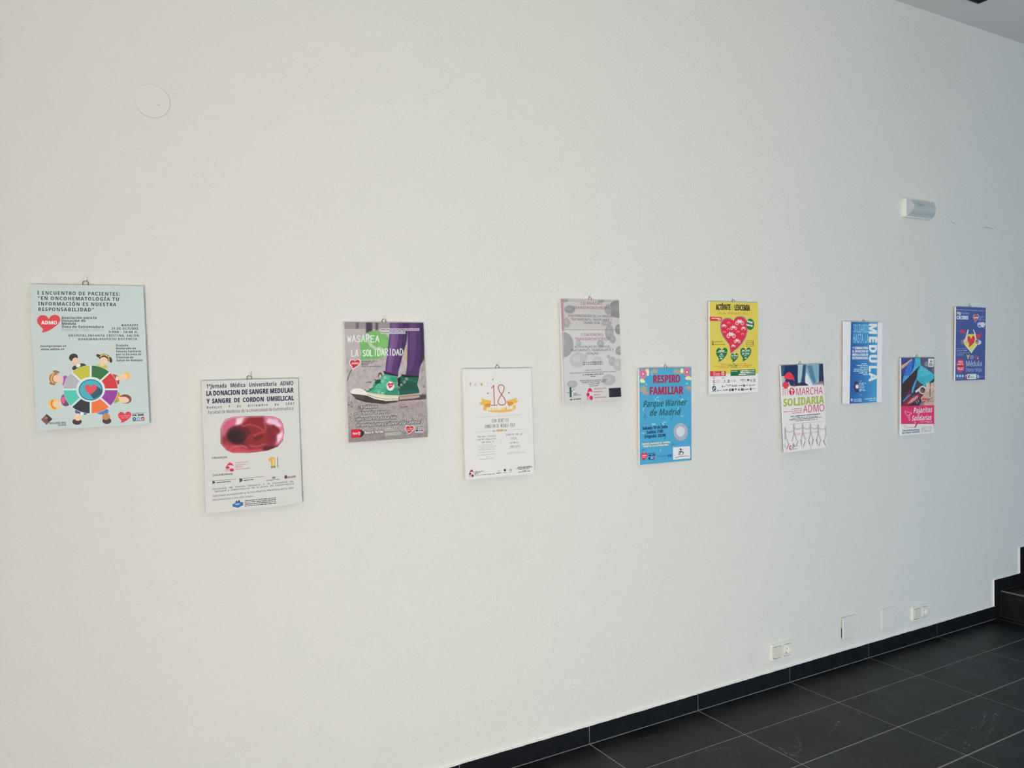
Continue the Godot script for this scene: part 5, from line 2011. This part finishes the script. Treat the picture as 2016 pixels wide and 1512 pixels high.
func build_posters():
	# centre x and y on the wall, width, height, turn, how far the foot stands out beyond the head, hook x, label, print
	var list := [
		[.1292, 1.6315, .300, .4235, .0135, .004, .1225, "pale blue poster with people round a coloured wheel, ADMO patients' meeting", print_patients, "people and wheel poster"],
		[.5924, 1.3384, .3075, .4215, .0020, .012, .5886, "grey poster with a red womb photograph under navy lettering", print_cord_blood, "womb photograph poster"],
		[1.0637, 1.5324, .2985, .4175, .0060, .010, 1.0628, "poster of green canvas sneakers and purple stockings, lettered WASAPEA LA SOLIDARIDAD", print_sneaker, "green sneakers poster"],
		[1.5193, 1.3606, .302, .416, -.0070, .014, 1.5214, "white poster with a large 18 above a gold ribbon", print_anniversary, "large 18 and gold ribbon poster"],
		[1.9653, 1.6345, .294, .4185, .0035, .008, 1.9683, "grey poster with faint blood cells, lettered I JORNADAS TRANSFRONTERIZAS", print_cross_border, "grey blood cells poster"],
		[2.3603, 1.3486, .2945, .414, -.0050, -.004, 2.365, "sky blue poster with pink flowers, lettered RESPIRO FAMILIAR", print_family_break, "sky blue flowered poster"],
		[2.7765, 1.6426, .307, .4205, .0030, -.008, 2.7786, "yellow poster with a red heart full of white bicycles", print_bicycles, "yellow bicycle heart poster"],
		[3.2432, 1.3457, .3025, .4215, .0130, .0145, 3.2358, "white poster with walking legs, lettered MARCHA SOLIDARIA ADMO", print_march, "walking legs poster"],
		[3.7043, 1.5609, .3055, .4220, -.0070, -.0045, 3.7163, "white board with a narrow blue print, MÉDULA running down it", print_marrow_banner, "narrow blue print poster"],
		[4.1687, 1.3689, .2975, .4210, -.0070, -.0025, 4.1694, "poster of folded blue paper over a magenta band, Pajaritas Solidarias", print_paper_birds, "folded blue paper poster"],
		[4.6715, 1.6557, .2955, .4220, -.0070, -.006, 4.6747, "dark blue poster with a heart on a yellow chest, Médula Dono Vida", print_give_life, "dark blue yellow-chested poster"],
	]
	for e in list:
		var w: float = e[2]
		var h: float = e[3]
		var out: float = e[5]
		var root := thing("poster", e[7], "poster", Vector3(e[0] * (1.0 - GAP / EYE.z), EYE.y + (e[1] - EYE.y) * (1.0 - GAP / EYE.z), .003 + GAP + absf(out) * .5), "posters on foam boards along the white wall")
		root.basis = Basis(Vector3(0, 0, 1), e[4]) * Basis(Vector3(1, 0, 0), -out / h)
		var st := new_st()
		block(st, Vector3(-w / 2, -h / 2, 0), Vector3(w / 2, h / 2, .0098), .0004)
		put(st, "foam_board", M.foam, root)
		var sheet := paint(Color.WHITE, .5, .4)
		sheet.albedo_texture = ImageTexture.create_from_image(e[8].call())
		sheet.texture_filter = BaseMaterial3D.TEXTURE_FILTER_LINEAR
		st = new_st()
		var uv_of := func(v: Vector3) -> Vector2: return Vector2(v.x / w + .5, .5 - v.y / h)
		block(st, Vector3(-w / 2, -h / 2, .0098), Vector3(w / 2, h / 2, .0102), 0.0, uv_of)
		put(st, "print", sheet, root)
		# a wire ring on the back of the board and the white peg that carries it
		var hook_x: float = e[6] - e[0]
		st = new_st()
		var ring: Array = []
		for i in 13:
			var t := lerpf(-.6, PI + .6, i / 12.0)
			ring.append(Vector3(hook_x + cos(t) * .0075, h / 2 + .005 + sin(t) * .0085, .003))
		tube(st, ring, .0011, 6)
		put(st, "wire_ring", M.wire, root)
		var where: Vector3 = root.transform * Vector3(hook_x, h / 2 + .0105, .003)
		var hook := thing("picture_hook", "small white wall peg above the " + e[9], "hook", Vector3(where.x, where.y, 0), "pegs above the posters")
		st = new_st()
		loft(st, [circle(0, 0, .006, 0, 14), circle(0, 0, .006, .0015, 14), circle(0, 0, .005, .0022, 14)])
		put(st, "base", M.peg, hook)
		st = new_st()
		tube(st, [Vector3(0, 0, 0), Vector3(0, 0, .019), Vector3(0, .0015, .0225), Vector3(0, .005, .0245), Vector3(0, .0125, .025)], .0019, 8)
		put(st, "peg", M.peg, hook)
